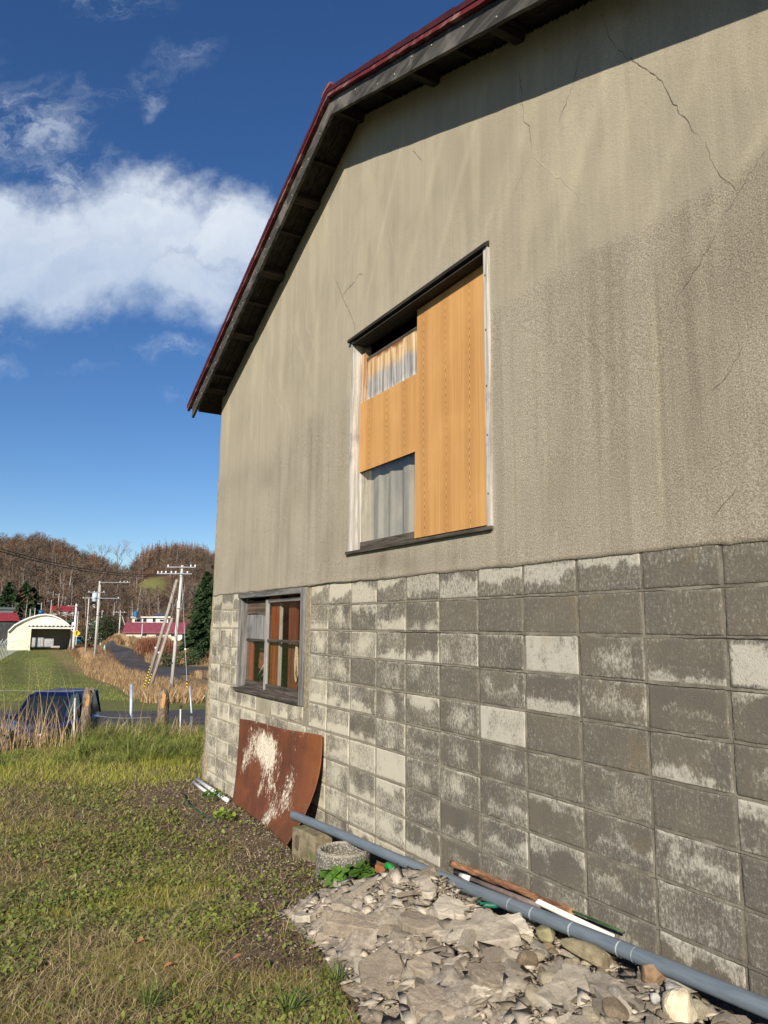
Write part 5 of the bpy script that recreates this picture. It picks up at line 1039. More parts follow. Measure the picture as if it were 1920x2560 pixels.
MAT['wire'] = plain('cable', (.05, .04, .04), (.035, .03, .03), 3, .6, 0); MAT['pale_wire'] = plain('fence_wire', (.45, .47, .48), (.35, .36, .37), 3, .5, 0)
wire((at(200*K, 1545*K, 12.7), at(325*K, 1549*K, 13.0)), .004, 'pale fence wire strung between the two tall stumps', .03, MAT['pale_wire'])
wire((at(-80*K, 1487*K, 12.2), at(182*K, 1492*K, 12.7)), .003, 'pale fence wire running left from the stump beside the car', .02, MAT['pale_wire'])
# ================================================================== BEYOND THE YARD
MAT['asphalt'] = plain('asphalt', (.075, .068, .066), (.045, .040, .040), 1.3, .9, .3, .01, c3=(.095, .085, .08), s3=.4)
def strip(name, L_, R_, mat, label, n=60, m=8, lift=.03):
    """ground-hugging sheet between a left and a right edge line (world x,y)"""
    def res(P): P = np.array(P)[:, :2]; d = np.r_[0, np.cumsum(np.linalg.norm(np.diff(P, axis=0), axis=1))]; t = np.linspace(0, d[-1], n); return np.stack([np.interp(t, d, P[:, 0]), np.interp(t, d, P[:, 1])], 1)
    A, B = res(L_), res(R_); t = np.linspace(0, 1, m)[None, :, None]; G = A[:, None]*(1-t)+B[:, None]*t; Z = gz(G[..., 0], G[..., 1])+lift; V = np.concatenate([G, Z[..., None]], -1).reshape(-1, 3)
    i = np.arange(n*m).reshape(n, m); q = np.stack([i[:-1, :-1], i[1:, :-1], i[1:, 1:], i[:-1, 1:]], -1).reshape(-1, 4); o = soup(name, V, q, mat, smooth=True, origin=(float(V[:, 0].mean()), float(V[:, 1].mean()), float(V[:, 2].mean()))); tag(o, kind='structure'); return o
# far road: comes down past the shed, meets the side road behind the building
Lr = [hit1(*p) for p in [(700, 972), (745, 990), (795, 1035), (825, 1105), (905, 1165), (1010, 1215), (1150, 1265), (1300, 1330)]]
Rr = [hit1(*p) for p in [(745, 968), (860, 985), (985, 1020), (1070, 1075), (1065, 1110), (1150, 1135), (1290, 1180), (1420, 1290)]]
strip('road', Lr, Rr, MAT['asphalt'], 'road', 90, 8, .03)
a = hit1(1120, 1135); b_ = hit1(1330, 1143); c = hit1(1530, 1147); d = hit1(1050, 1235); e = hit1(1400, 1205); f = hit1(1530, 1245)
sd = [(a[0], a[1]), (b_[0], b_[1]), (c[0], c[1]), (c[0]+22, c[1]+35)]; se = [(d[0], d[1]), (e[0], e[1]), (f[0], f[1]), (f[0]+14, f[1]+30)]; strip('side_road', sd, se, MAT['asphalt'], 'road', 60, 8, .036)
# driveway below the yard, where the navy car stands
strip('driveway', [(-34.8, -16, 0), (-34.2, -4.0, 0), (-32.5, 1.0, 0), (-30.2, 4.5, 0), (-29, 9, 0), (-27, 24, 0)], [(-19.2, -16, 0), (-20.5, -4.5, 0), (-24.8, .8, 0), (-24.6, 4.5, 0), (-23.5, 9, 0), (-21.0, 24, 0)], MAT['asphalt'], 'driveway', 60, 10, .03)

# dry grass banks
def tufts(name, n, xy, h0, h1, w, cols, label, seed, lean=.45, segs=3):
    r_ = np.random.default_rng(seed); x, y = xy(n, r_); n = len(x); g = ramp_cols(cols, n, r_); return blades(name, np.stack([x, y, gz(x, y)-.03], 1), h0+(h1-h0)*r_.random(n), w*(.6+.8*r_.random(n)), lean, g, MAT['dry'], label, seed, segs)
def band(poly_cu, n, r_):
    """random points on the ground inside a quad given by four crop pixels"""
    P = np.array([hit1(*p)[:2] for p in poly_cu]); s_, t_ = r_.random(n), r_.random(n); A = P[0]*(1-s_)[:, None]+P[1]*s_[:, None]; B = P[3]*(1-s_)[:, None]+P[2]*s_[:, None]; Q = A*(1-t_)[:, None]+B*t_[:, None]; return Q[:, 0], Q[:, 1]
DRY = [(.42, .29, .15), (.34, .22, .11), (.50, .38, .21), (.26, .15, .08), (.38, .24, .13)]; BRN = [(.25, .14, .085), (.20, .11, .07), (.32, .20, .12)]
def multi(quads): 
    def f(n, r_):
        k = len(quads); xs_, ys_ = zip(*[band(q_, n//k, r_) for q_ in quads]); return np.concatenate(xs_), np.concatenate(ys_)
    return f
vergeL = [[(500, 1010), (735, 1000), (810, 1120), (560, 1120)], [(560, 1110), (815, 1110), (980, 1200), (640, 1220)], [(640, 1215), (990, 1200), (1230, 1275), (880, 1300)], [(880, 1290), (1230, 1270), (1560, 1330), (1000, 1390)], [(1000, 1340), (1560, 1300), (1560, 1420), (1100, 1420)]]
tufts('dry_verge', 15000, multi(vergeL), .35, 1.0, .055, DRY, 'tall dry grass on the verge left of the road', 301)
tufts('brown_weeds', 3000, multi([[(480, 1000), (740, 985), (800, 1060), (540, 1060)], [(640, 1040), (800, 1040), (900, 1160), (700, 1140)]]), .4, 1.1, .05, BRN, 'brown weeds near the foot of the second pole', 302)
bankR = [[(780, 935), (960, 940), (1050, 1010), (880, 985)], [(900, 960), (1250, 950), (1300, 1060), (1080, 1080)], [(1080, 1040), (1570, 980), (1570, 1140), (1080, 1120)]]
tufts('dry_bank', 15000, multi(bankR), .5, 1.3, .08, DRY, 'tall dry grass on the bank right of the road', 303)
tufts('dry_island', 1600, multi([[(1400, 1185), (1560, 1180), (1560, 1235), (1410, 1240)]]), .15, .4, .04, DRY, 'dry grass island by the side road', 304)
tufts('dry_fringe', 1500, multi([[(560, 925), (900, 925), (950, 975), (620, 975)]]), .4, 1.1, .09, DRY+BRN, 'dry fringe before the far hedge', 305)
tufts('field_grass', 26000, multi([[(0, 1100), (560, 1060), (800, 1300), (0, 1300)], [(0, 1280), (820, 1280), (1000, 1400), (0, 1400)], [(170, 1010), (480, 1010), (560, 1120), (0, 1120)]]), .06, .16, .05, [(.17, .22, .05), (.22, .25, .065), (.13, .165, .04), (.28, .26, .10)], 'mown grass of the field below the yard', 306, segs=2)
# red-twig bushes
def bush(cu, cv, D, w_, h_, cols, label, n=900, seed=1, leafy=False, name='bush'):
    p = at1(cu, cv, D); z = gzf(p[0], p[1]); z = max(z, p[2]-.5) if abs(z-p[2]) < 1.5 else z; root = empty(name, (p[0], p[1], z), label, 'bush'); r_ = np.random.default_rng(seed)
    mb = MB()
    for _ in range(14): a = r_.random()*6.28; q = w_*.4*r_.random(); mb.tube([(p[0]+q*.3*math.cos(a), p[1]+q*.3*math.sin(a), z-.1), (p[0]+q*math.cos(a), p[1]+q*math.sin(a), z+h_*.8)], [.04, .012], 4, cap=False)
    mb.build('stems', plain('bush_stem', (.14, .08, .06), (.09, .05, .04), 5, .9, 0), root); u_ = r_.normal(0, 1, (n, 3)); u_ /= np.linalg.norm(u_, axis=1)[:, None]; q = (r_.random(n)**.4)[:, None]; P = u_*q*np.array([w_/2, w_/2, h_/2]); lump = 1+.5*(fbm(u_[:, 0]*3+seed, u_[:, 1]*3+u_[:, 2]*2, seed)-.5); P = P*lump[:, None]+np.array([p[0], p[1], z+h_*.5]); g = ramp_cols(cols, n, r_)
    if leafy: leafcards('foliage', P, .22 if h_ < 4 else .4, g, root, seed)
    else: blades('twigs', P-np.array([0, 0, h_*.15]), h_*.30*(.5+r_.random(n)), .05, .5, g, MAT['dry'], None, seed, 2, parent=root)
    return root
def leafcards(name, P, size, g, parent, seed, elong=1.0, down=0.0, outv=None):
    r_ = np.random.default_rng(seed); n = len(P); a = r_.normal(0, 1, (n, 3)); a /= np.linalg.norm(a, axis=1)[:, None]
    if outv is not None: a = outv+a*.35; a[:, 2] -= down; a /= np.linalg.norm(a, axis=1)[:, None]
    b_ = np.cross(a, r_.normal(0, 1, (n, 3))); b_ /= np.linalg.norm(b_, axis=1)[:, None]; s_ = size*(.5+r_.random(n))[:, None]; la = a*s_*elong
    Vv = np.stack([P-la*.5, P+b_*s_*.32, P+la*.5, P-b_*s_*.32], 1); C = np.ones((n, 4, 4)); C[..., :3] = g[:, None]; return soup(name, Vv.reshape(-1, 3), np.arange(n*4).reshape(n, 4), MAT['leaf_far'], parent, attrs={'col': C.reshape(-1, 4)})
MAT['leaf_far'] = attr_mat('far_foliage', rough=.8, var=.2, trans=.1)
bush(1135, 985, 112, 5.5, 3.2, [(.24, .085, .05), (.17, .06, .04), (.30, .13, .07)], 'reddish brown bush before the left half of the long house', 1400, 11)
bush(1230, 985, 108, 4.0, 2.6, [(.22, .09, .06), (.26, .12, .07)], 'smaller reddish bush right of the first red one', 900, 12)
bush(1420, 1010, 100, 3.0, 2.2, [(.04, .07, .03), (.06, .09, .035)], 'dark green shrub under the conifer', 900, 13, True)
bush(1250, 1005, 98, 3.4, 1.9, [(.035, .06, .03), (.05, .08, .03)], 'low dark green shrub behind the main pole', 700, 14, True)
for i, (cu, w_, h_) in enumerate([(690, 8, 6), (760, 8, 6.5), (820, 9, 6)]): bush(cu, 930, 196+i*3, w_, h_, [(.035, .055, .025), (.055, .075, .03), (.03, .045, .02)], ['left', 'middle', 'right'][i]+' third of the dark evergreen hedge beyond the road', 1500, 20+i, True)

# conifers
def conifer(p, h, rad, label, n=9000, seed=1, cols=((.018, .038, .016), (.03, .058, .022), (.05, .085, .03)), size=.42, trunk_h=.06):
    r_ = np.random.default_rng(seed); root = empty('conifer', p, label, 'tree'); mb = MB(); mb.tube([(p[0], p[1], p[2]-.3), (p[0], p[1], p[2]+h*.5), (p[0], p[1], p[2]+h*.98)], [rad*.07, rad*.045, .02], 8); mb.build('trunk', plain('conifer_bark', (.20, .17, .14), (.11, .09, .07), 3, .95, .3), root)
    nb = 150; tb = np.sort(r_.random(nb))**.9; ab = np.arange(nb)*2.4+r_.random(nb); out = []; ov = []
    for t_, a in zip(tb, ab):
        z0 = h*(trunk_h+(1-trunk_h)*t_); L = rad*(1-t_)**.82*(.72+.45*r_.random())+.15; m = int(n/nb*(.4+1.5*(1-t_))); s_ = r_.random(m)**.6; wd = .26*L*(1-s_*.6)+.05
        d = np.array([math.cos(a), math.sin(a)]); q = d[None]*(s_*L)[:, None]+np.array([-d[1], d[0]])[None]*(r_.normal(0, 1, m)*wd*.6)[:, None]; zz_ = z0+.10*L*s_-.42*L*s_**2+r_.normal(0, .07, m)-.10*np.abs(r_.normal(0, 1, m))
        out.append(np.stack([p[0]+q[:, 0], p[1]+q[:, 1], p[2]+zz_], 1)); ov.append(np.tile([d[0], d[1], -.25], (m, 1)))
    P = np.concatenate(out); ov = np.concatenate(ov); g = ramp_cols(cols, len(P), r_, .35); leafcards('crown', P, size, g, root, seed, 1.5, .15, ov); return root
pc = at1(1512, 1035, 106); conifer((pc[0], pc[1], gzf(pc[0], pc[1])), (1035-385)*.33755/F_PX*106*1.0, 3.6, 'big dark conifer standing beside the corner of the building', 16000, 41, size=.5, trunk_h=.10)
for i, (cu, cv0, cv1, D, w_, lab) in enumerate([(55, 720, 548, 262, 5.0, 'dark conifer above the red-roofed barn at the left edge'), (180, 700, 543, 265, 4.6, 'pointed dark conifer beside the small grey house on the slope'), (240, 680, 580, 268, 5.0, 'broad dark conifer right of the pointed one'), (30, 330, 270, 400, 7, 'dark evergreen high in the left of the hill wood'), (140, 365, 300, 395, 6, 'dark evergreen right of the highest one in the wood'), (270, 390, 330, 390, 6, 'third dark evergreen in the wood, lower right')]):
    p = at1(cu, cv0, D); conifer((p[0], p[1], gzf(p[0], p[1])), (cv0-cv1)*.33755/F_PX*D+max(0, p[2]-gzf(p[0], p[1])), w_, lab, 3500, 50+i, size=1.1, trunk_h=.0)

# hillside wood: bare trees, too many to count
MAT['wood_far'] = attr_mat('bare_twigs', rough=.95, var=.3)
def forest(name, label, x, y, hh, cols, trunkc, seed, tw=46, spread=.40, larch=False):
    r_ = np.random.default_rng(seed); n = len(x); z = gz(x, y); Vv, C = [], []
    side = r_.normal(0, 1, (n, 2)); side /= np.linalg.norm(side, axis=1)[:, None]
    def quad(a, b_, w0, w1, col):
        d = b_-a; s_ = np.cross(d, r_.normal(0, 1, d.shape)); s_ /= np.linalg.norm(s_, axis=1)[:, None]+1e-9; w0 = np.broadcast_to(w0, (len(a),))[:, None]; w1 = np.broadcast_to(w1, (len(a),))[:, None]
        Vv.append(np.stack([a-s_*w0, a+s_*w0, b_+s_*w1, b_-s_*w1], 1)); c4 = np.ones((len(a), 4, 4)); c4[..., :3] = col[:, None]; C.append(c4)
    base = np.stack([x, y, z-.5], 1); top = base+np.stack([r_.normal(0, .06, n)*hh, r_.normal(0, .06, n)*hh, hh*(.86 if not larch else .92)], 1); tc = ramp_cols(trunkc, n, r_, .3)
    for _ in range(2): quad(base, top, .13+.012*hh, .03, tc)
    tcol = ramp_cols(cols, n, r_, .25)
    for k in range(tw):
        t_ = (.28+.70*r_.random(n)) if not larch else (.18+.8*r_.random(n)); a = base+(top-base)*t_[:, None]; ang = r_.random(n)*6.28; L = hh*spread*((1.15-t_) if not larch else (1.05-t_)*.75)*(.5+.8*r_.random(n)); up = (.35+.6*r_.random(n)) if not larch else -.1+.2*r_.random(n)
        a2 = a+np.stack([np.cos(ang)*L*.45*r_.random(n), np.sin(ang)*L*.45*r_.random(n), L*.3*up*r_.random(n)], 1); e = a2+np.stack([np.cos(ang)*L, np.sin(ang)*L, L*up], 1)*(.5+.5*r_.random((n, 1))); wd = (.05 if not larch else .10)+.05*r_.random(n); quad(a2, e, wd, wd*.5, tcol*(.75+.5*r_.random((n, 1))))
    Vv = np.concatenate(Vv); C = np.concatenate(C); o = soup(name, Vv.reshape(-1, 3), np.arange(len(Vv)*4).reshape(-1, 4), MAT['wood_far'], attrs={'col': C.reshape(-1, 4)}, origin=(float(x.mean()), float(y.mean()), float(z.min()))); tag(o, label, None, None, 'stuff'); return o
def hill_pts(n, D0, D1, b0, b1, r_, clear=True):
    D = D0+(D1-D0)*r_.random(n)**.85; b_ = b0+(b1-b0)*r_.random(n); x = 5.48-D; y = b_*D-2.65
    if clear: g1 = np.exp(-((b_-.222)/.026)**2)*np.exp(-((D-335)/34)**2); k = r_.random(n) > g1*1.6; x, y = x[k], y[k]
    return x, y
r_ = np.random.default_rng(71)
x, y = hill_pts(3900, 262, 470, -.16, .60, r_); forest('bare_wood', 'bare grey-brown wood covering the hill', x, y, 7+6*r_.random(len(x)), [(.125, .085, .06), (.10, .066, .048), (.16, .10, .062), (.125, .10, .078), (.085, .075, .05)], [(.24, .20, .175), (.13, .105, .09), (.10, .08, .07)], 72, 60)
x, y = hill_pts(900, 235, 300, -.16, .58, r_); forest('scrub', 'low reddish scrub at the foot of the hill', x, y, 3+3*r_.random(len(x)), [(.15, .075, .05), (.12, .065, .045), (.09, .085, .045), (.18, .105, .06)], [(.24, .2, .17)], 73, 40, .45)
x, y = hill_pts(420, 395, 462, .205, .34, r_, False); forest('larch_wood', 'rust-orange larches on the right hilltop', x, y, 12+4*r_.random(len(x)), [(.24, .11, .050), (.18, .085, .045), (.15, .085, .055)], [(.17, .12, .10), (.25, .2, .17)], 74, 60, .26, True)
x, y = hill_pts(120, 380, 450, -.03, .16, r_, False); forest('rusty_trees', 'oak trees with brown leaves among the bare ones', x, y, 8+5*r_.random(len(x)), [(.19, .10, .055), (.15, .085, .055)], [(.2, .17, .15)], 75, 80, .40)
x, y = hill_pts(80, 240, 330, -.05, .33, r_); forest('pale_trunks', 'pale thin birch trunks along the foot of the hill', x, y, 8+5*r_.random(len(x)), [(.20, .15, .12), (.15, .11, .09)], [(.36, .32, .29), (.28, .25, .22)], 77, 26, .28)
def bare_tree(p, h, label, seed, col=(.24, .20, .18)):
    r__ = random.Random(seed); root = empty('bare_tree', p, label, 'tree'); mb = MB(); br = MB()
    def grow(a, d, L, rad, lvl, m):
        b_ = [a[i]+d[i]*L for i in range(3)]; m.tube([a, b_], [rad, rad*.65], 5 if lvl < 2 else 3, cap=False)
        if lvl >= 5: return
        for _ in range(3 if lvl < 4 else 2): e = Vector((d[0]+r__.gauss(0, .42), d[1]+r__.gauss(0, .42), d[2]+.1+r__.gauss(0, .2))).normalized(); grow(b_, e, L*(.62+.2*r__.random()), rad*.6, lvl+1, br)
    grow([p[0], p[1], p[2]-.5], (0, 0, 1), h*.30, h*.016, 0, mb); mt = plain('far_bark', col, tuple(c*.7 for c in col), 2, .95, 0); mb.build('trunk', mt, root); br.build('crown', mt, root); return root
for i, (cu, cv, D, h, lab) in enumerate([(870, 410, 440, 21, 'tall pale bare tree alone in the saddle between the hills'), (745, 400, 442, 17, 'bare tree left of the saddle'), (1000, 400, 440, 14, 'bare tree at the right side of the saddle'), (905, 430, 430, 9, 'short bare tree right below the tall pale one')]):
    p = at1(cu, cv, D); bare_tree((p[0], p[1], gzf(p[0], p[1])), h+max(0, float(p[2]-gzf(p[0], p[1])))*.5, lab, 80+i, (.30, .27, .25) if i == 0 else (.22, .18, .16))

# ------------------------------------------------------------------ houses
MAT['cream'] = plain('cream_siding', (.72, .69, .54), (.64, .61, .47), 1.2, .8, 0); MAT['white'] = plain('white_wall', (.74, .72, .68), (.62, .6, .56), .8, .8, 0); MAT['redroof'] = plain('red_metal_roof', (.30, .035, .045), (.22, .028, .036), .6, .6, 0)
MAT['maroon'] = plain('maroon_roof', (.26, .065, .085), (.20, .05, .068), .5, .6, 0, stretch=(.4, 4, 4)); MAT['darkwall'] = plain('dark_wall', (.07, .07, .07), (.045, .045, .045), 1, .9, 0); MAT['win'] = plain('dark_window', (.03, .035, .045), (.02, .025, .03), 1, .25, 0); MAT['greenroof'] = plain('dark_green_roof', (.02, .075, .06), (.015, .055, .045), 1, .6, 0); MAT['grey'] = plain('grey_slate', (.13, .15, .155), (.10, .115, .12), 1, .8, 0); MAT['greywall'] = plain('grey_wall', (.40, .39, .38), (.32, .31, .30), 1, .8, 0); MAT['tile_blue'] = plain('blue_tank', (.02, .16, .36), (.015, .12, .28), 1, .4, 0)
ax_r = np.array([_r[0], _r[1], 0.0]); ax_f = np.array([math.cos(H), math.sin(H), 0])
class Frame:
    """local frame for a building: x to the right as seen from the yard, y away, z up; (cu,cv) front left bottom pixel at distance D"""
    def __init__(s, cu, cv, D, yaw=0.0, z=None):
        s.p = at1(cu, cv, D); s.D = np.linalg.norm((s.p-CAM)[:2]); s.k = .33755/F_PX*float((s.p-CAM)@_d)
        los = (s.p-CAM)[:2]/s.D; a = math.atan2(los[1], los[0])+yaw; s.ay = np.array([math.cos(a), math.sin(a), 0]); s.ax = np.array([math.sin(a), -math.cos(a), 0])
        if z is not None: s.p[2] = z
        s.M = Matrix(((s.ax[0], s.ay[0], 0, s.p[0]), (s.ax[1], s.ay[1], 0, s.p[1]), (0, 0, 1, s.p[2]), (0, 0, 0, 1)))
    def root(s, name, label, cat): return empty(name, s.p, label, cat)
    def mb(s): return MB()
    def done(s, mb, name, mat, parent, **kw): mb.xf(s.M); return mb.build(name, mat, parent, **kw)
def windows(fr, parent, rects, y=-.03, mat=None):
    for x0, x1, z0, z1 in rects:
        mb = fr.mb(); mb.span(x0, x1, y-.02, y+.05, z0, z1); w_ = fr.done(mb, 'window', MAT['win'] if mat is None else mat, parent)
        mb = fr.mb(); fw = .07; mb.span(x0-fw, x1+fw, y-.05, y+.04, z1, z1+fw); mb.span(x0-fw, x1+fw, y-.05, y+.04, z0-fw, z0); mb.span(x0-fw, x0, y-.05, y+.04, z0, z1); mb.span(x1, x1+fw, y-.05, y+.04, z0, z1); fr.done(mb, 'frame', MAT['white'], w_)
# arched shed with a carport
fr = Frame(50, 1008, 176); k = fr.k; sh = fr.root('arched_shed', 'pale yellow shed with arched roof and open carport at the far end of the field', 'shed')
def X_of(cu): return (cu-50)*k
def Z_of(cv): return (1008-cv)*k
arc = [(X_of(u), Z_of(v)) for u, v in [(48, 893), (90, 845), (140, 812), (190, 787), (245, 769), (295, 763), (345, 772), (395, 792), (440, 822), (470, 848)]]
mb = fr.mb(); mb.prism([(X_of(52), -.5), (X_of(195), -.5), (X_of(195), Z_of(862)), (X_of(470), Z_of(862))]+arc[::-1], 1, 0, .3); fr.done(mb, 'front_wall', MAT['cream'], sh)
mb = fr.mb(); mb.prism([(a, b_+.02) for a, b_ in arc]+[(a, b_+.30) for a, b_ in arc[::-1]], 1, -.55, 16); fr.done(mb, 'arched_roof', MAT['white'], sh)
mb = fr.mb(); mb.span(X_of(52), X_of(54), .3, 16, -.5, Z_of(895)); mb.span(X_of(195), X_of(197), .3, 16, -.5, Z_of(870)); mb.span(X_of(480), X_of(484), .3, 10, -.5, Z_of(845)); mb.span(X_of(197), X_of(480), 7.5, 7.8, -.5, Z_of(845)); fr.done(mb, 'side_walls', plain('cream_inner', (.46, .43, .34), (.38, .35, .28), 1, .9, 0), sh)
mb = fr.mb(); mb.span(X_of(485), X_of(505), .4, 8, Z_of(862), Z_of(812)); fr.done(mb, 'annex_wall', MAT['white'], sh); mb = fr.mb(); mb.span(X_of(405), X_of(515), .35, 8.5, Z_of(814), Z_of(802)); fr.done(mb, 'annex_roof', MAT['greenroof'], sh)
for cu in (192, 488): mb = fr.mb(); mb.span(X_of(cu), X_of(cu)+.28, -3.3, -3.05, -.6, Z_of(866)); fr.done(mb, 'carport_post', MAT['cream'], sh)
mb = fr.mb(); mb.span(X_of(180), X_of(505), -3.4, -3.1, Z_of(864), Z_of(853)); mb.prism([(X_of(465), Z_of(864)), (X_of(470), Z_of(864)), (X_of(490), Z_of(884)), (X_of(490), Z_of(890))], 1, -3.3, -3.15); fr.done(mb, 'carport_beam', MAT['white'], sh)
mb = fr.mb(); nn_ = 66; xs_ = np.linspace(X_of(178), X_of(506), nn_); zz_ = Z_of(845)+.16*np.sin(np.arange(nn_)*2*PI/5.5); mb.prism([(a, b_) for a, b_ in zip(xs_, zz_)]+[(a, b_+.12) for a, b_ in zip(xs_[::-1], zz_[::-1])], 1, -3.6, .3); fr.done(mb, 'corrugated_awning', plain('awning', (.62, .62, .60), (.3, .3, .3), 1, .6, 0), sh)
mb = fr.mb(); mb.span(X_of(275), X_of(365), -.06, .0, Z_of(820), Z_of(788)); sg = fr.done(mb, 'sign_board', plain('sign_pale_blue', (.58, .70, .80), (.72, .76, .78), .9, .6, 0), sh)
# stacked tank cages in the carport
def cage(cu0, cu1, cv0, cv1, y, label):
    r0 = empty('tank_cage', (fr.M @ Vector((X_of(cu0), y, Z_of(cv1))))[:], label, 'storage tank'); x0, x1, z0, z1 = X_of(cu0), X_of(cu1), Z_of(cv1), Z_of(cv0)
    mb = fr.mb(); mb.span(x0+.05, x1-.05, y+.05, y+1.1, z0+.15, z1-.05); fr.done(mb, 'tank', MAT['greywall'], r0); mb = fr.mb(); n_ = 7
    for i in range(n_+1): xx_ = x0+(x1-x0)*i/n_; mb.span(xx_-.03, xx_+.03, y, y+.05, z0, z1)
    for j in range(5): zq = z0+(z1-z0)*j/4; mb.span(x0, x1, y-.02, y+.03, zq-.03, zq+.03)
    fr.done(mb, 'cage', plain('cage_steel', (.5, .52, .54), (.4, .42, .44), 1, .5, 0), r0)
cage(215, 290, 932, 998, -1.5, 'left and bigger of the two grey tank cages in the carport'); cage(298, 360, 940, 998, -1.6, 'right tank cage in the carport')
mb = fr.mb(); mb.span(X_of(345), X_of(405), -2.2, -1.2, Z_of(1004), Z_of(992)); tag(fr.done(mb, 'pallet', MAT['pale_wood_z'], None), 'low white pallet right of the tank cages', 'pallet')
# white frame posts of the fence by the field
fp = [(hit1(-60, 1130)), (hit1(175, 1003))]
fn = empty('hoop_fence', fp[0], 'row of white slanting poles along the left edge of the field', 'fence'); n_ = 26
for i in range(n_):
    t_ = i/(n_-1); p = fp[0]*(1-t_)+fp[1]*t_; p[2] = gzf(p[0], p[1]); mb = MB(); mb.tube([p, p+np.array([.0, .25, 2.5]), p+np.array([-.2, .6, 2.9+.2*(i % 3)])], .028, 5); mb.build('pole', MAT['white_stake'], fn)
for zr in (1.2, 2.3): mb = MB(); mb.tube([fp[0]*(1-t_)+fp[1]*t_+np.array([0, .12 if zr < 2 else .24, zr+gzf(*(fp[0]*(1-t_)+fp[1]*t_)[:2])-(fp[0]*(1-t_)+fp[1]*t_)[2]]) for t_ in np.linspace(0, 1, 12)], .022, 5); mb.build('rail', MAT['white_stake'], fn)
# simple gabled or flat houses: frame, width, depth, wall height, roof
def house(cu0, cu1, cvb, cve, cvr, D, wall, roof, label, kind='gable_side', wins=(), name='house', depth=7, over=.5, yaw=0.0, zb=None, door=None):
    fr = Frame(cu0, cvb, D, yaw); k = fr.k/abs(math.cos(yaw)); W_ = (cu1-cu0)*k; he = (cvb-cve)*fr.k; hr = (cvb-cvr)*fr.k; root = fr.root(name, label, 'house'); mb = fr.mb()
    if kind == 'gable_side': mb.prism([(0, -3), (depth, -3), (depth, he), (depth/2, hr-.05), (0, he)], 0, 0, W_); fr.done(mb, 'wall', wall, root); mb = fr.mb(); mb.prism([(-over, he-.22), (depth/2, hr), (depth+over, he-.22), (depth+over, he-.02), (depth/2, hr+.22), (-over, he-.02)], 0, -over, W_+over); fr.done(mb, 'roof', roof, root)
    elif kind == 'gable_front': mb.prism([(0, -3), (W_, -3), (W_, he), (W_/2, hr-.05), (0, he)], 1, 0, depth); fr.done(mb, 'wall', wall, root); mb = fr.mb(); mb.prism([(-over, he-.25), (W_/2, hr), (W_+over, he-.25), (W_+over, he-.05), (W_/2, hr+.2), (-over, he-.05)], 1, -over, depth+over); fr.done(mb, 'roof', roof, root)
    else: mb.span(0, W_, 0, depth, -3, he); fr.done(mb, 'wall', wall, root); mb = fr.mb(); mb.span(-over, W_+over, -over, depth+over, he, hr); fr.done(mb, 'roof', roof, root)
    windows(fr, root, [((a-cu0)*k, (b_-cu0)*k, (cvb-d)*fr.k, (cvb-c)*fr.k) for a, b_, c, d in wins]); return fr, root
house(930, 1330, 950, 888, 826, 146, MAT['cream'], MAT['maroon'], 'long low cream house with a maroon metal roof right of the road', wins=[(1040, 1078, 902, 918), (1145, 1180, 904, 920), (1250, 1290, 905, 920)], depth=7, over=.6, yaw=-.12)
house(978, 1230, 900, 783, 772, 168, MAT['white'], MAT['white'], 'flat-roofed white two-storey house behind the maroon roof', 'flat', wins=[(1050, 1075, 788, 815), (1118, 1140, 783, 815), (1170, 1200, 796, 810), (990, 1030, 795, 815)])
fr2 = Frame(1135, 770, 168); tag_r = fr2.root('solar_panels', 'black solar panels on the flat white house', 'solar panel'); mb = fr2.mb(); mb.box(((92)*fr2.k/2, 2, .25), (92*fr2.k, 2.6, .08), Matrix.Rotation(.25, 3, 'X')); fr2.done(mb, 'panel', MAT['win'], tag_r); mb = fr2.mb(); mb.span(.1, .2, 3.0, 3.1, -.2, .55); mb.span(92*fr2.k-.2, 92*fr2.k-.1, 3.0, 3.1, -.2, .55); fr2.done(mb, 'stand', MAT['galv'], tag_r)
fr2 = Frame(985, 770, 166); mb = fr2.mb(); mb.tube([(.5, .5, -.2), (.5, .5, .9), (.5, .5, 1.1)], [.42, .42, .2], 14); tag(fr2.done(mb, 'water_tank', MAT['tile_blue'], None), 'small blue tank on the flat white roof', 'tank')
house(-60, 100, 935, 800, 752, 196, MAT['darkwall'], MAT['redroof'], 'dark barn with a red gable roof at the left edge', 'gable_side', wins=(), depth=8, yaw=.15, name='barn')
house(105, 215, 850, 805, 785, 200, MAT['white'], MAT['greenroof'], 'white low house with a dark green roof behind the arched shed', 'flat')
house(375, 528, 812, 728, 696, 262, MAT['white'], MAT['redroof'], 'white house with a bright red roof above the shed', 'gable_side', wins=[(390, 415, 735, 746), (432, 455, 733, 744), (486, 512, 737, 748), (418, 466, 770, 795), (480, 515, 772, 795), (385, 405, 772, 790)], depth=9)
fr3 = Frame(378, 815, 258); mb = fr3.mb(); mb.prism([(0, 40*fr3.k), (70*fr3.k, 63*fr3.k), (140*fr3.k, 42*fr3.k), (140*fr3.k, 36*fr3.k), (70*fr3.k, 57*fr3.k), (0, 34*fr3.k)], 1, 0, 2.5); p3 = fr3.done(mb, 'porch_roof', MAT['darkwall'], None); tag(p3, 'low dark porch gable before the red-roofed white house', 'porch')
house(585, 720, 748, 690, 683, 282, MAT['white'], MAT['white'], 'white terrace house half hidden by the poles on the slope', 'flat', wins=[(600, 618, 705, 735), (655, 690, 722, 745)], depth=8)
house(655, 722, 700, 680, 648, 288, MAT['white'], MAT['greenroof'], 'dark green hipped roof above the white terrace house', 'gable_side', wins=[(668, 690, 684, 696)], depth=7)
house(492, 590, 690, 668, 640, 292, MAT['grey'], MAT['grey'], 'slate-grey roof left of the green one', 'gable_side', depth=7)
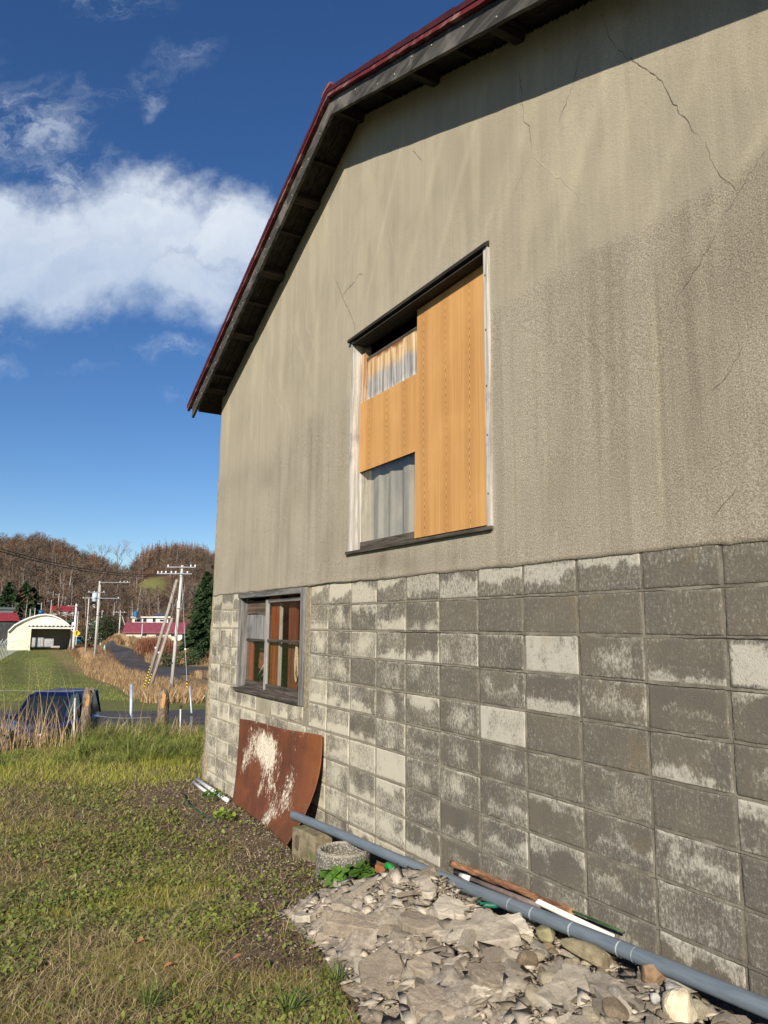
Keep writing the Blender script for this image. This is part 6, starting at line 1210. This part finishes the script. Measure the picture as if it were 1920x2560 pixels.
house(92, 175, 660, 650, 618, 268, MAT['greywall'], MAT['greywall'], 'small grey-roofed house between the dark conifers', 'gable_front', depth=8)
house(-30, 30, 650, 640, 610, 275, MAT['greywall'], MAT['grey'], 'pale roof among the trees at the far left edge', 'gable_side', depth=7)
house(-20, 85, 740, 715, 708, 240, MAT['grey'], MAT['grey'], 'grey shed roof behind the red barn', 'gable_side', depth=7)
house(650, 750, 860, 812, 790, 208, MAT['greywall'], plain('olive_roof', (.40, .40, .34), (.3, .3, .25), 1, .8, 0), 'low hut with a pale curved roof behind the third pole', 'gable_front', depth=8)
p = at1(303, 765, 196); mb = MB(); mb.tube([p+np.array([0, 0, -2.5]), p+np.array([0, 0, -.2])], .15, 8)
bt = mb.build('water_tower', MAT['galv']); tag(bt, 'blue ball tank on a post behind the shed roof', 'tank'); bm_ = bmesh.new(); bmesh.ops.create_uvsphere(bm_, u_segments=16, v_segments=10, radius=.55); me = bpy.data.meshes.new('ball'); bm_.to_mesh(me); bm_.free(); me.transform(Matrix.Translation(Vector([float(c) for c in at1(303, 742, 196)]))); link_mesh('ball', me, MAT['tile_blue'], bt, smooth=True)

# ------------------------------------------------------------------ poles
MAT['conc'] = plain('concrete_pole', (.52, .50, .46), (.42, .40, .37), 1.5, .85, 0); MAT['insul'] = plain('white_insulator', (.88, .88, .86), (.7, .7, .68), 3, .3, 0); MAT['strutc'] = plain('brown_steel_strut', (.34, .29, .24), (.26, .22, .18), 2, .8, 0)
def ball(mb, p, r0, n=8):
    b0 = len(mb.v); vs = []; 
    for i in range(5):
        ph = PI*i/4
        for k in range(n): vs.append((p[0]+r0*math.sin(ph)*math.cos(2*PI*k/n), p[1]+r0*math.sin(ph)*math.sin(2*PI*k/n), p[2]+r0*math.cos(ph)))
    mb.add(vs, [(i*n+k, i*n+(k+1) % n, (i+1)*n+(k+1) % n, (i+1)*n+k) for i in range(4) for k in range(n)])
def pole(cu, cvb, cvt, D, r0, label, arms=(), lean=0.0, group='utility poles by the road', mat=None, name='utility_pole', struts=(), extras=None):
    p = at1(cu, cvb, D); q = at1(cu, cvt, D); z = gzf(p[0], p[1]); z = min(z, p[2]) if cvb < 9000 else z; top = Vector((p[0], p[1], p[2]+(cvb-cvt)*.33755/F_PX*float((p-CAM)@_d)*1.035)); top = top+Vector((float(ax_r[0]), float(ax_r[1]), 0))*lean; root = empty(name, (p[0], p[1], z), label, 'utility pole', group)
    mb = MB(); mb.tube([(p[0], p[1], z-.4), top], [r0, r0*.62], 12); mb.build('shaft', mat or MAT['conc'], root, smooth=True); axr = Vector((float(ax_r[0]), float(ax_r[1]), 0)); kk = .33755/F_PX*float((p-CAM)@_d)
    for cv, l, r_, ins in arms:
        c = Vector((p[0], p[1], p[2]+(cvb-cv)*kk*1.03))+axr*lean; y_ = Vector((float(ax_f[0]), float(ax_f[1]), 0))*(-r0*1.2); mb = MB(); mb.tube([c+y_-axr*l, c+y_+axr*r_], .045 if r0 > .12 else .03, 6); am = mb.build('crossarm', MAT['galv'], root)
        for s_ in ins: mb = MB(); b_ = c+y_+axr*s_; mb.tube([b_, b_+Vector((0, 0, .10)), b_+Vector((0, 0, .18)), b_+Vector((0, 0, .21))], [.03, .055, .06, .03], 8); mb.build('insulator', MAT['insul'], am, smooth=True)
    return root, Vector((p[0], p[1], z)), top, kk, axr
mp, mbase, mtop, mk_, axr = pole(1265, 1338, 425, 60.5, .165, 'tall concrete pole nearest the building, carrying many white insulators', [(437, 1.2, 1.15, [-1.1, .75, 1.1]), (485, 2.0, .85, [-1.9, -1.6, -1.25, -.8, -.45, .5])], lean=.42)
mb = MB(); mb.box(mbase+Vector((0, 0, 7.05))+axr*.26+Vector((.16, -.04, 0)), (.16, .18, .6)); mb.build('meter_box', MAT['white'], mp); mb = MB(); mb.tube([mbase+Vector((.0, 0, 9.3))+axr*.37, mbase+Vector((.0, 0, 9.6))+axr*.39], .145, 10); mb.build('collar_band', MAT['galv'], mp)
def strut(cub, cvb, cut, cvt, D0, D1, rad, label, mat):
    a = at1(cub, cvb, D0); z = gzf(a[0], a[1]); b_ = at1(cut, cvt, D1); mb = MB(); mb.tube([a-(b_-a)/np.linalg.norm(b_-a)*.5, b_], [rad, rad*.72], 10); return tag(mb.build('pole_strut', mat, smooth=True), label, 'pole strut', 'slanting struts at the main pole')
strut(1078, 1318, 1312, 500, 63.5, 61.0, .15, 'long brownish strut leaning from the left up to the head of the main pole', MAT['strutc']); strut(1108, 1318, 1276, 785, 62.5, 61.5, .15, 'shorter slanting strut with a cut top between the main pole and the long strut', MAT['strutc'])
# striped guy guards and wires
MAT['stripe'], t, b = new_mat('yellow_black_stripes'); s_ = t.sep(t.coord()); fq = t.math('FRACT', t.math('MULTIPLY', t.math('ADD', s_[2], t.math('MULTIPLY', s_[1], .6)), 4.2)); t.link(t.mix(t.math('GREATER_THAN', fq, .5), (.70, .47, .02), (.02, .02, .02)), b.inputs['Base Color'])
def guy(cub, cvb, cut, cvt, D0, D1, lab, gl=1.9):
    a, b_ = at1(cub, cvb, D0), at1(cut, cvt, D1); d_ = (b_-a)/np.linalg.norm(b_-a); root = empty('guy_wire', a, lab, 'guy wire', 'guy wires of the main pole'); mb = MB(); mb.tube([a, b_], .012, 5); mb.build('cable', MAT['galv'], root); mb = MB(); mb.tube([a+d_*.1, a+d_*gl], .055, 8); mb.build('striped_guard', MAT['stripe'], root, smooth=True); mb = MB(); p_ = a+d_*float(np.linalg.norm(b_-a))*.36; ball(mb, p_, .085); mb.build('insulator_ball', MAT['insul'], root, smooth=True)
guy(1063, 1318, 1300, 500, 57.3, 60.3, 'guy wire with a yellow and black guard left of the long strut', 1.9); guy(1095, 1290, 1308, 640, 56.8, 60.3, 'guy wire with a yellow guard between the two struts', 1.1); guy(1389, 1350, 1345, 470, 56.5, 60.3, 'guy wire with a striped guard right of the main pole', 1.0)
pole(700, 1092, 532, 116, .175, 'second concrete pole with a long bracket arm and a transformer, left of the road', [(540, -.1, 4.6, [3.1, 3.7, 4.2]), (612, 1.6, 1.0, [-1.4, -.6, .8]), (655, .1, 3.2, [3.0])])
pr, pb_, pt_, kk, axr = pole(708, 1088, 560, 118, .10, 'thin steel pole tight against the second concrete pole'); mb = MB(); c = pb_+Vector((0, 0, (1088-668)*kk))-axr*.7; mb.tube([c, c+Vector((0, 0, .1)), c+Vector((0, 0, 1.2)), c+Vector((0, 0, 1.35))], [.3, .42, .42, .3], 12); mb.build('transformer', plain('transformer', (.45, .55, .62), (.35, .44, .5), 2, .5, 0), pr, smooth=True)
pole(636, 978, 645, 150, .14, 'third pole with a short crossarm left of the second one', [(650, 1.2, .8, [-1.0, -.3, .6])]); pole(549, 925, 690, 172, .30, 'thick white pole behind the blue car', [(705, 2.0, .6, [-1.5, .3])], mat=MAT['white_stake'])
pole(745, 915, 735, 205, .12, 'slim pole right of the second pole, before the dark hedge', [(745, .8, .5, [.3])]); pole(878, 967, 740, 160, .15, 'pole with a slanting brace between the road and the long house', [(752, 1.5, 1.3, [-1.3, -.7, .9])]); strut(955, 930, 902, 765, 160, 160, .08, 'thin brace of the pole between the road and the long house', MAT['conc'])
pole(1049, 930, 832, 138, .07, 'thin white pole before the long cream house', mat=MAT['white_stake']); 
for i, (cu, a_, b_, D) in enumerate([(352, 655, 570, 270), (391, 660, 590, 270), (432, 692, 605, 266), (482, 680, 624, 268), (376, 735, 655, 250), (303, 752, 675, 235), (222, 772, 720, 215), (256, 765, 715, 216), (1072, 545, 500, 345), (803, 390, 318, 430)]):
    pole(cu, a_, b_, D, .13, ['leftmost faint pole on the foot of the hill', 'faint forked pole on the foot of the hill', 'faint pole with a short arm above the red-roofed house', 'faint pole left of the slate roof', 'thin pole at the left end of the bright red roof', 'thin pole rising above the blue ball tank', 'left of the two short poles behind the arched shed', 'right of the two short poles behind the arched shed', 'tiny pole at the top of the green hill patch', 'lattice mast on the skyline left of the saddle'][i], [(b_+8, 1.2, .2, [-1.0])] if i < 6 else (), group='small poles on the slope', mat=MAT['conc'])
# wires
P1 = mtop+Vector((0, 0, -.4)); L1 = at1(-160, 222, 40); L2 = at1(-160, 245, 40)
wire((L1, P1-axr*1.8+Vector((0, 0, -.35))), .022, 'upper of the two heavy cables running from the main pole head out to the left', .5, group='overhead cables'); wire((L2, P1-axr*1.3+Vector((0, 0, -.45))), .022, 'lower of the two heavy cables running from the main pole head out to the left', .55, group='overhead cables')
wire((at1(-40, 655, 150), at1(1310, 768, 60.6)), .030, 'cable crossing below the hill from the far left to the middle of the main pole', .9, group='overhead cables'); wire((at1(770, 650, 116), at1(1600, 668, 70)), .02, 'thin cable from the second pole towards the conifer', .7, group='overhead cables'); wire((at1(565, 705, 172), at1(720, 735, 116)), .03, 'short cable between the thick white pole and the second pole', .3, group='overhead cables')
# streetlamp heads / markers
for i, (cu, cv) in enumerate([(772, 1022), (743, 1000)]):
    p = hit1(cu, cv+10); mb = MB(); mb.tube([p, p+np.array([0, 0, .15]), p+np.array([0, 0, .95])], [.28, .2, .05], 10); o = mb.build('traffic_cone', plain('green_cone', (.05, .42, .16), (.7, .75, .7), 1.2, .6, 0, stretch=(1, 1, 3)), smooth=True); tag(o, ['nearer green and white cone at the left road edge', 'farther green and white cone at the left road edge'][i], 'traffic cone', 'cones by the road')
sg_p = at1(568, 898, 168); sr = empty('warning_sign', (sg_p[0], sg_p[1], sg_p[2]-2.2), 'yellow diamond road sign on a thin post behind the blue car', 'road sign'); mb = MB(); mb.tube([(sg_p[0], sg_p[1], sg_p[2]-2.4), (sg_p[0], sg_p[1], sg_p[2]+4.6)], .07, 6); mb.build('post', MAT['white_stake'], sr)
fr4 = Frame(568, 898, 167.6); mb = fr4.mb(); mb.prism([(0, -.75), (.75, 0), (0, .75), (-.75, 0)], 1, 0, .05); pl_ = fr4.done(mb, 'plate', plain('sign_yellow', (.75, .48, .02), (.70, .44, .02), 1, .5, 0), sr); mb = fr4.mb(); mb.prism([(-.1, -.4), (.1, -.4), (.1, .2), (.3, .2), (0, .5), (-.3, .2), (-.1, .2)], 1, -.02, -.002); fr4.done(mb, 'arrow', MAT['dark'], pl_)

# ------------------------------------------------------------------ cars
def paint(name, c):
    m, t, b = new_mat(name); b.inputs['Base Color'].default_value = (*c, 1); b.inputs['Metallic'].default_value = .35; b.inputs['Roughness'].default_value = .28; b.inputs['Coat Weight'].default_value = .6; return m
MAT['carglass'], t, b = new_mat('car_glass'); b.inputs['Base Color'].default_value = (.012, .016, .02, 1); b.inputs['Roughness'].default_value = .06; b.inputs['Specular IOR Level'].default_value = .6
MAT['tyre'] = plain('tyre', (.02, .02, .02), (.03, .03, .03), 6, .9, 0); MAT['chrome'], t, b = new_mat('chrome'); b.inputs['Metallic'].default_value = 1; b.inputs['Roughness'].default_value = .15; b.inputs['Base Color'].default_value = (.8, .8, .8, 1); MAT['blackp'] = plain('black_plastic', (.02, .02, .022), (.03, .03, .03), 6, .6, 0); MAT['lamp'], t, b = new_mat('lamp_lens'); b.inputs['Base Color'].default_value = (.75, .78, .8, 1); b.inputs['Roughness'].default_value = .08
def car(pos, yaw, L, Wd, Hh, body, roofm, label, spare=False, sky_rails=False):
    """front towards +x in the local frame"""
    root = empty('parked_car', pos, label, 'car'); Mx = Matrix.Translation(Vector([float(c) for c in pos])) @ Matrix.Rotation(yaw, 4, 'Z'); h = Hh; w = Wd/2
    # lower body: lofted cross-sections along x
    st = [(-.5, .36, .86, .88), (-.485, .24, .93, .95), (-.40, .20, .96, 1), (0, .19, .965, 1), (.20, .19, .97, 1), (.26, .19, .965, 1), (.40, .20, .90, .98), (.475, .23, .84, .93), (.5, .32, .70, .84)]
    hb = h*.60; Vv = []; ring = 12
    for fx, z0, z1, ws in st:
        zb, zt = z0*hb/.97*.62+.06, z1*hb; ww = w*ws
        pr = [(-.80, 0), (-.97, .12), (-1, .45), (-.985, .80), (-.90, .97), (-.6, 1.0), (.6, 1.0), (.90, .97), (.985, .80), (1, .45), (.97, .12), (.80, 0)]
        for a, t_ in pr: Vv.append((fx*L, a*ww, zb+(zt-zb)*t_))
    mb = MB(); Fv = [(i*ring+k, i*ring+(k+1) % ring, (i+1)*ring+(k+1) % ring, (i+1)*ring+k) for i in range(len(st)-1) for k in range(ring)]+[tuple(range(ring)), tuple(range((len(st)-1)*ring+ring-1, (len(st)-1)*ring-1, -1))]; mb.add(Vv, Fv); mb.xf(Mx); bo = mb.build('body', body, root, smooth=False, bevel=.03)
    # cabin (glass) and roof with pillars
    zb, zt = hb*.95, h*.955; cab = [(-.475, zb, .92), (-.44, zt, .78), (.02, zt, .76), (.19, zb, .90)]; Vv = []
    for fx, z, s_ in cab: Vv += [(fx*L, -w*s_, z), (fx*L, w*s_, z)]
    mb = MB(); mb.add(Vv, [(0, 2, 4, 6), (7, 5, 3, 1), (0, 1, 3, 2), (2, 3, 5, 4), (4, 5, 7, 6), (0, 6, 7, 1)]); mb.xf(Mx); mb.build('windows', MAT['carglass'], root)
    mb = MB(); mb.add([(-.455*L, -w*.80, zt-.02), (-.455*L, w*.80, zt-.02), (.03*L, w*.76, zt-.02), (.03*L, -w*.76, zt-.02), (-.43*L, -w*.70, h), (-.43*L, w*.70, h), (-.005*L, w*.68, h), (-.005*L, -w*.68, h)], [(0, 1, 2, 3), (7, 6, 5, 4), (0, 4, 5, 1), (1, 5, 6, 2), (2, 6, 7, 3), (3, 7, 4, 0)]); mb.xf(Mx); mb.build('roof', roofm, root, bevel=.02)
    for s_ in (-1, 1):
        for (xa, za, ya), (xb, zb2, yb) in [((.197, zb, .905), (.028, zt, .765)), ((-.13, zb, .925), (-.15, zt, .78)), ((-.33, zb, .93), (-.32, zt, .80)), ((-.485, zb, .92), (-.45, zt, .80))]:
            mb = MB(); mb.tube([(xa*L, s_*w*ya, za-.02), (xb*L, s_*w*yb, zb2+.01)], .035, 6); mb.xf(Mx); mb.build('pillar', body, root)
        mb = MB(); mb.box((.20*L, s_*(w+.08), hb*1.04), (.10, .16, .12)); mb.xf(Mx); mb.build('mirror', body, root, bevel=.02)
        mb = MB(); mb.box((.478*L, s_*w*.68, hb*.66), (.10, .30, .15)); mb.xf(Mx); mb.build('headlight', MAT['lamp'], root, bevel=.02)
        for fx in (-.31, .33):
            c = Vector((fx*L, s_*(w-.09), .31)); mb = MB(); mb.tube([c+Vector((0, -.10, 0)), c+Vector((0, .10, 0))], .32, 20); mb.xf(Mx); ty = mb.build('tyre', MAT['tyre'], root, smooth=False); mb = MB(); mb.tube([c+Vector((0, s_*.10, 0)), c+Vector((0, s_*.112, 0))], .20, 16); mb.xf(Mx); mb.build('rim', MAT['galv'], ty)
        if sky_rails: mb = MB(); mb.tube([(-.40*L, s_*w*.66, h+.05), (.04*L, s_*w*.64, h+.05)], .02, 6); mb.xf(Mx); mb.build('roof_rail', MAT['chrome'], root)
    mb = MB(); mb.box((.497*L, 0, hb*.60), (.04, w*.95, .16)); mb.xf(Mx); mb.build('grille', MAT['chrome'], root, bevel=.01); mb = MB(); mb.box((.487*L, 0, .40), (.12, w*1.85, .22)); mb.xf(Mx); mb.build('bumper', MAT['blackp'] if not spare else body, root, bevel=.04)
    if spare: mb = MB(); mb.tube([(-.505*L, 0, hb*.93), (-.505*L-.20, 0, hb*.93)], [.33, .31], 20); mb.xf(Mx); mb.build('spare_wheel', body, root, bevel=.02)
    return root
pf = at(108*K, 1560*K, 25.0); zc = gzf(pf[0], pf[1]); los = math.atan2(CAM[1]-pf[1], CAM[0]-pf[0])
car((pf[0], pf[1], zc+.04), los-math.radians(27), 3.7, 1.62, 1.74, paint('navy_paint', (.006, .012, .060)), paint('navy_roof', (.006, .012, .060)), 'navy blue small off-road car with a spare wheel, parked behind the reeds', True, False)
pf = at1(556, 978, 212); los = math.atan2(CAM[1]-pf[1], CAM[0]-pf[0]); zc = gzf(pf[0], pf[1])+.35
car((pf[0], pf[1], zc), los-math.radians(62), 3.9, 1.6, 1.72, paint('bright_blue_paint', (.01, .22, .42)), MAT['white'], 'bright blue small car with a white roof on the far road', False)
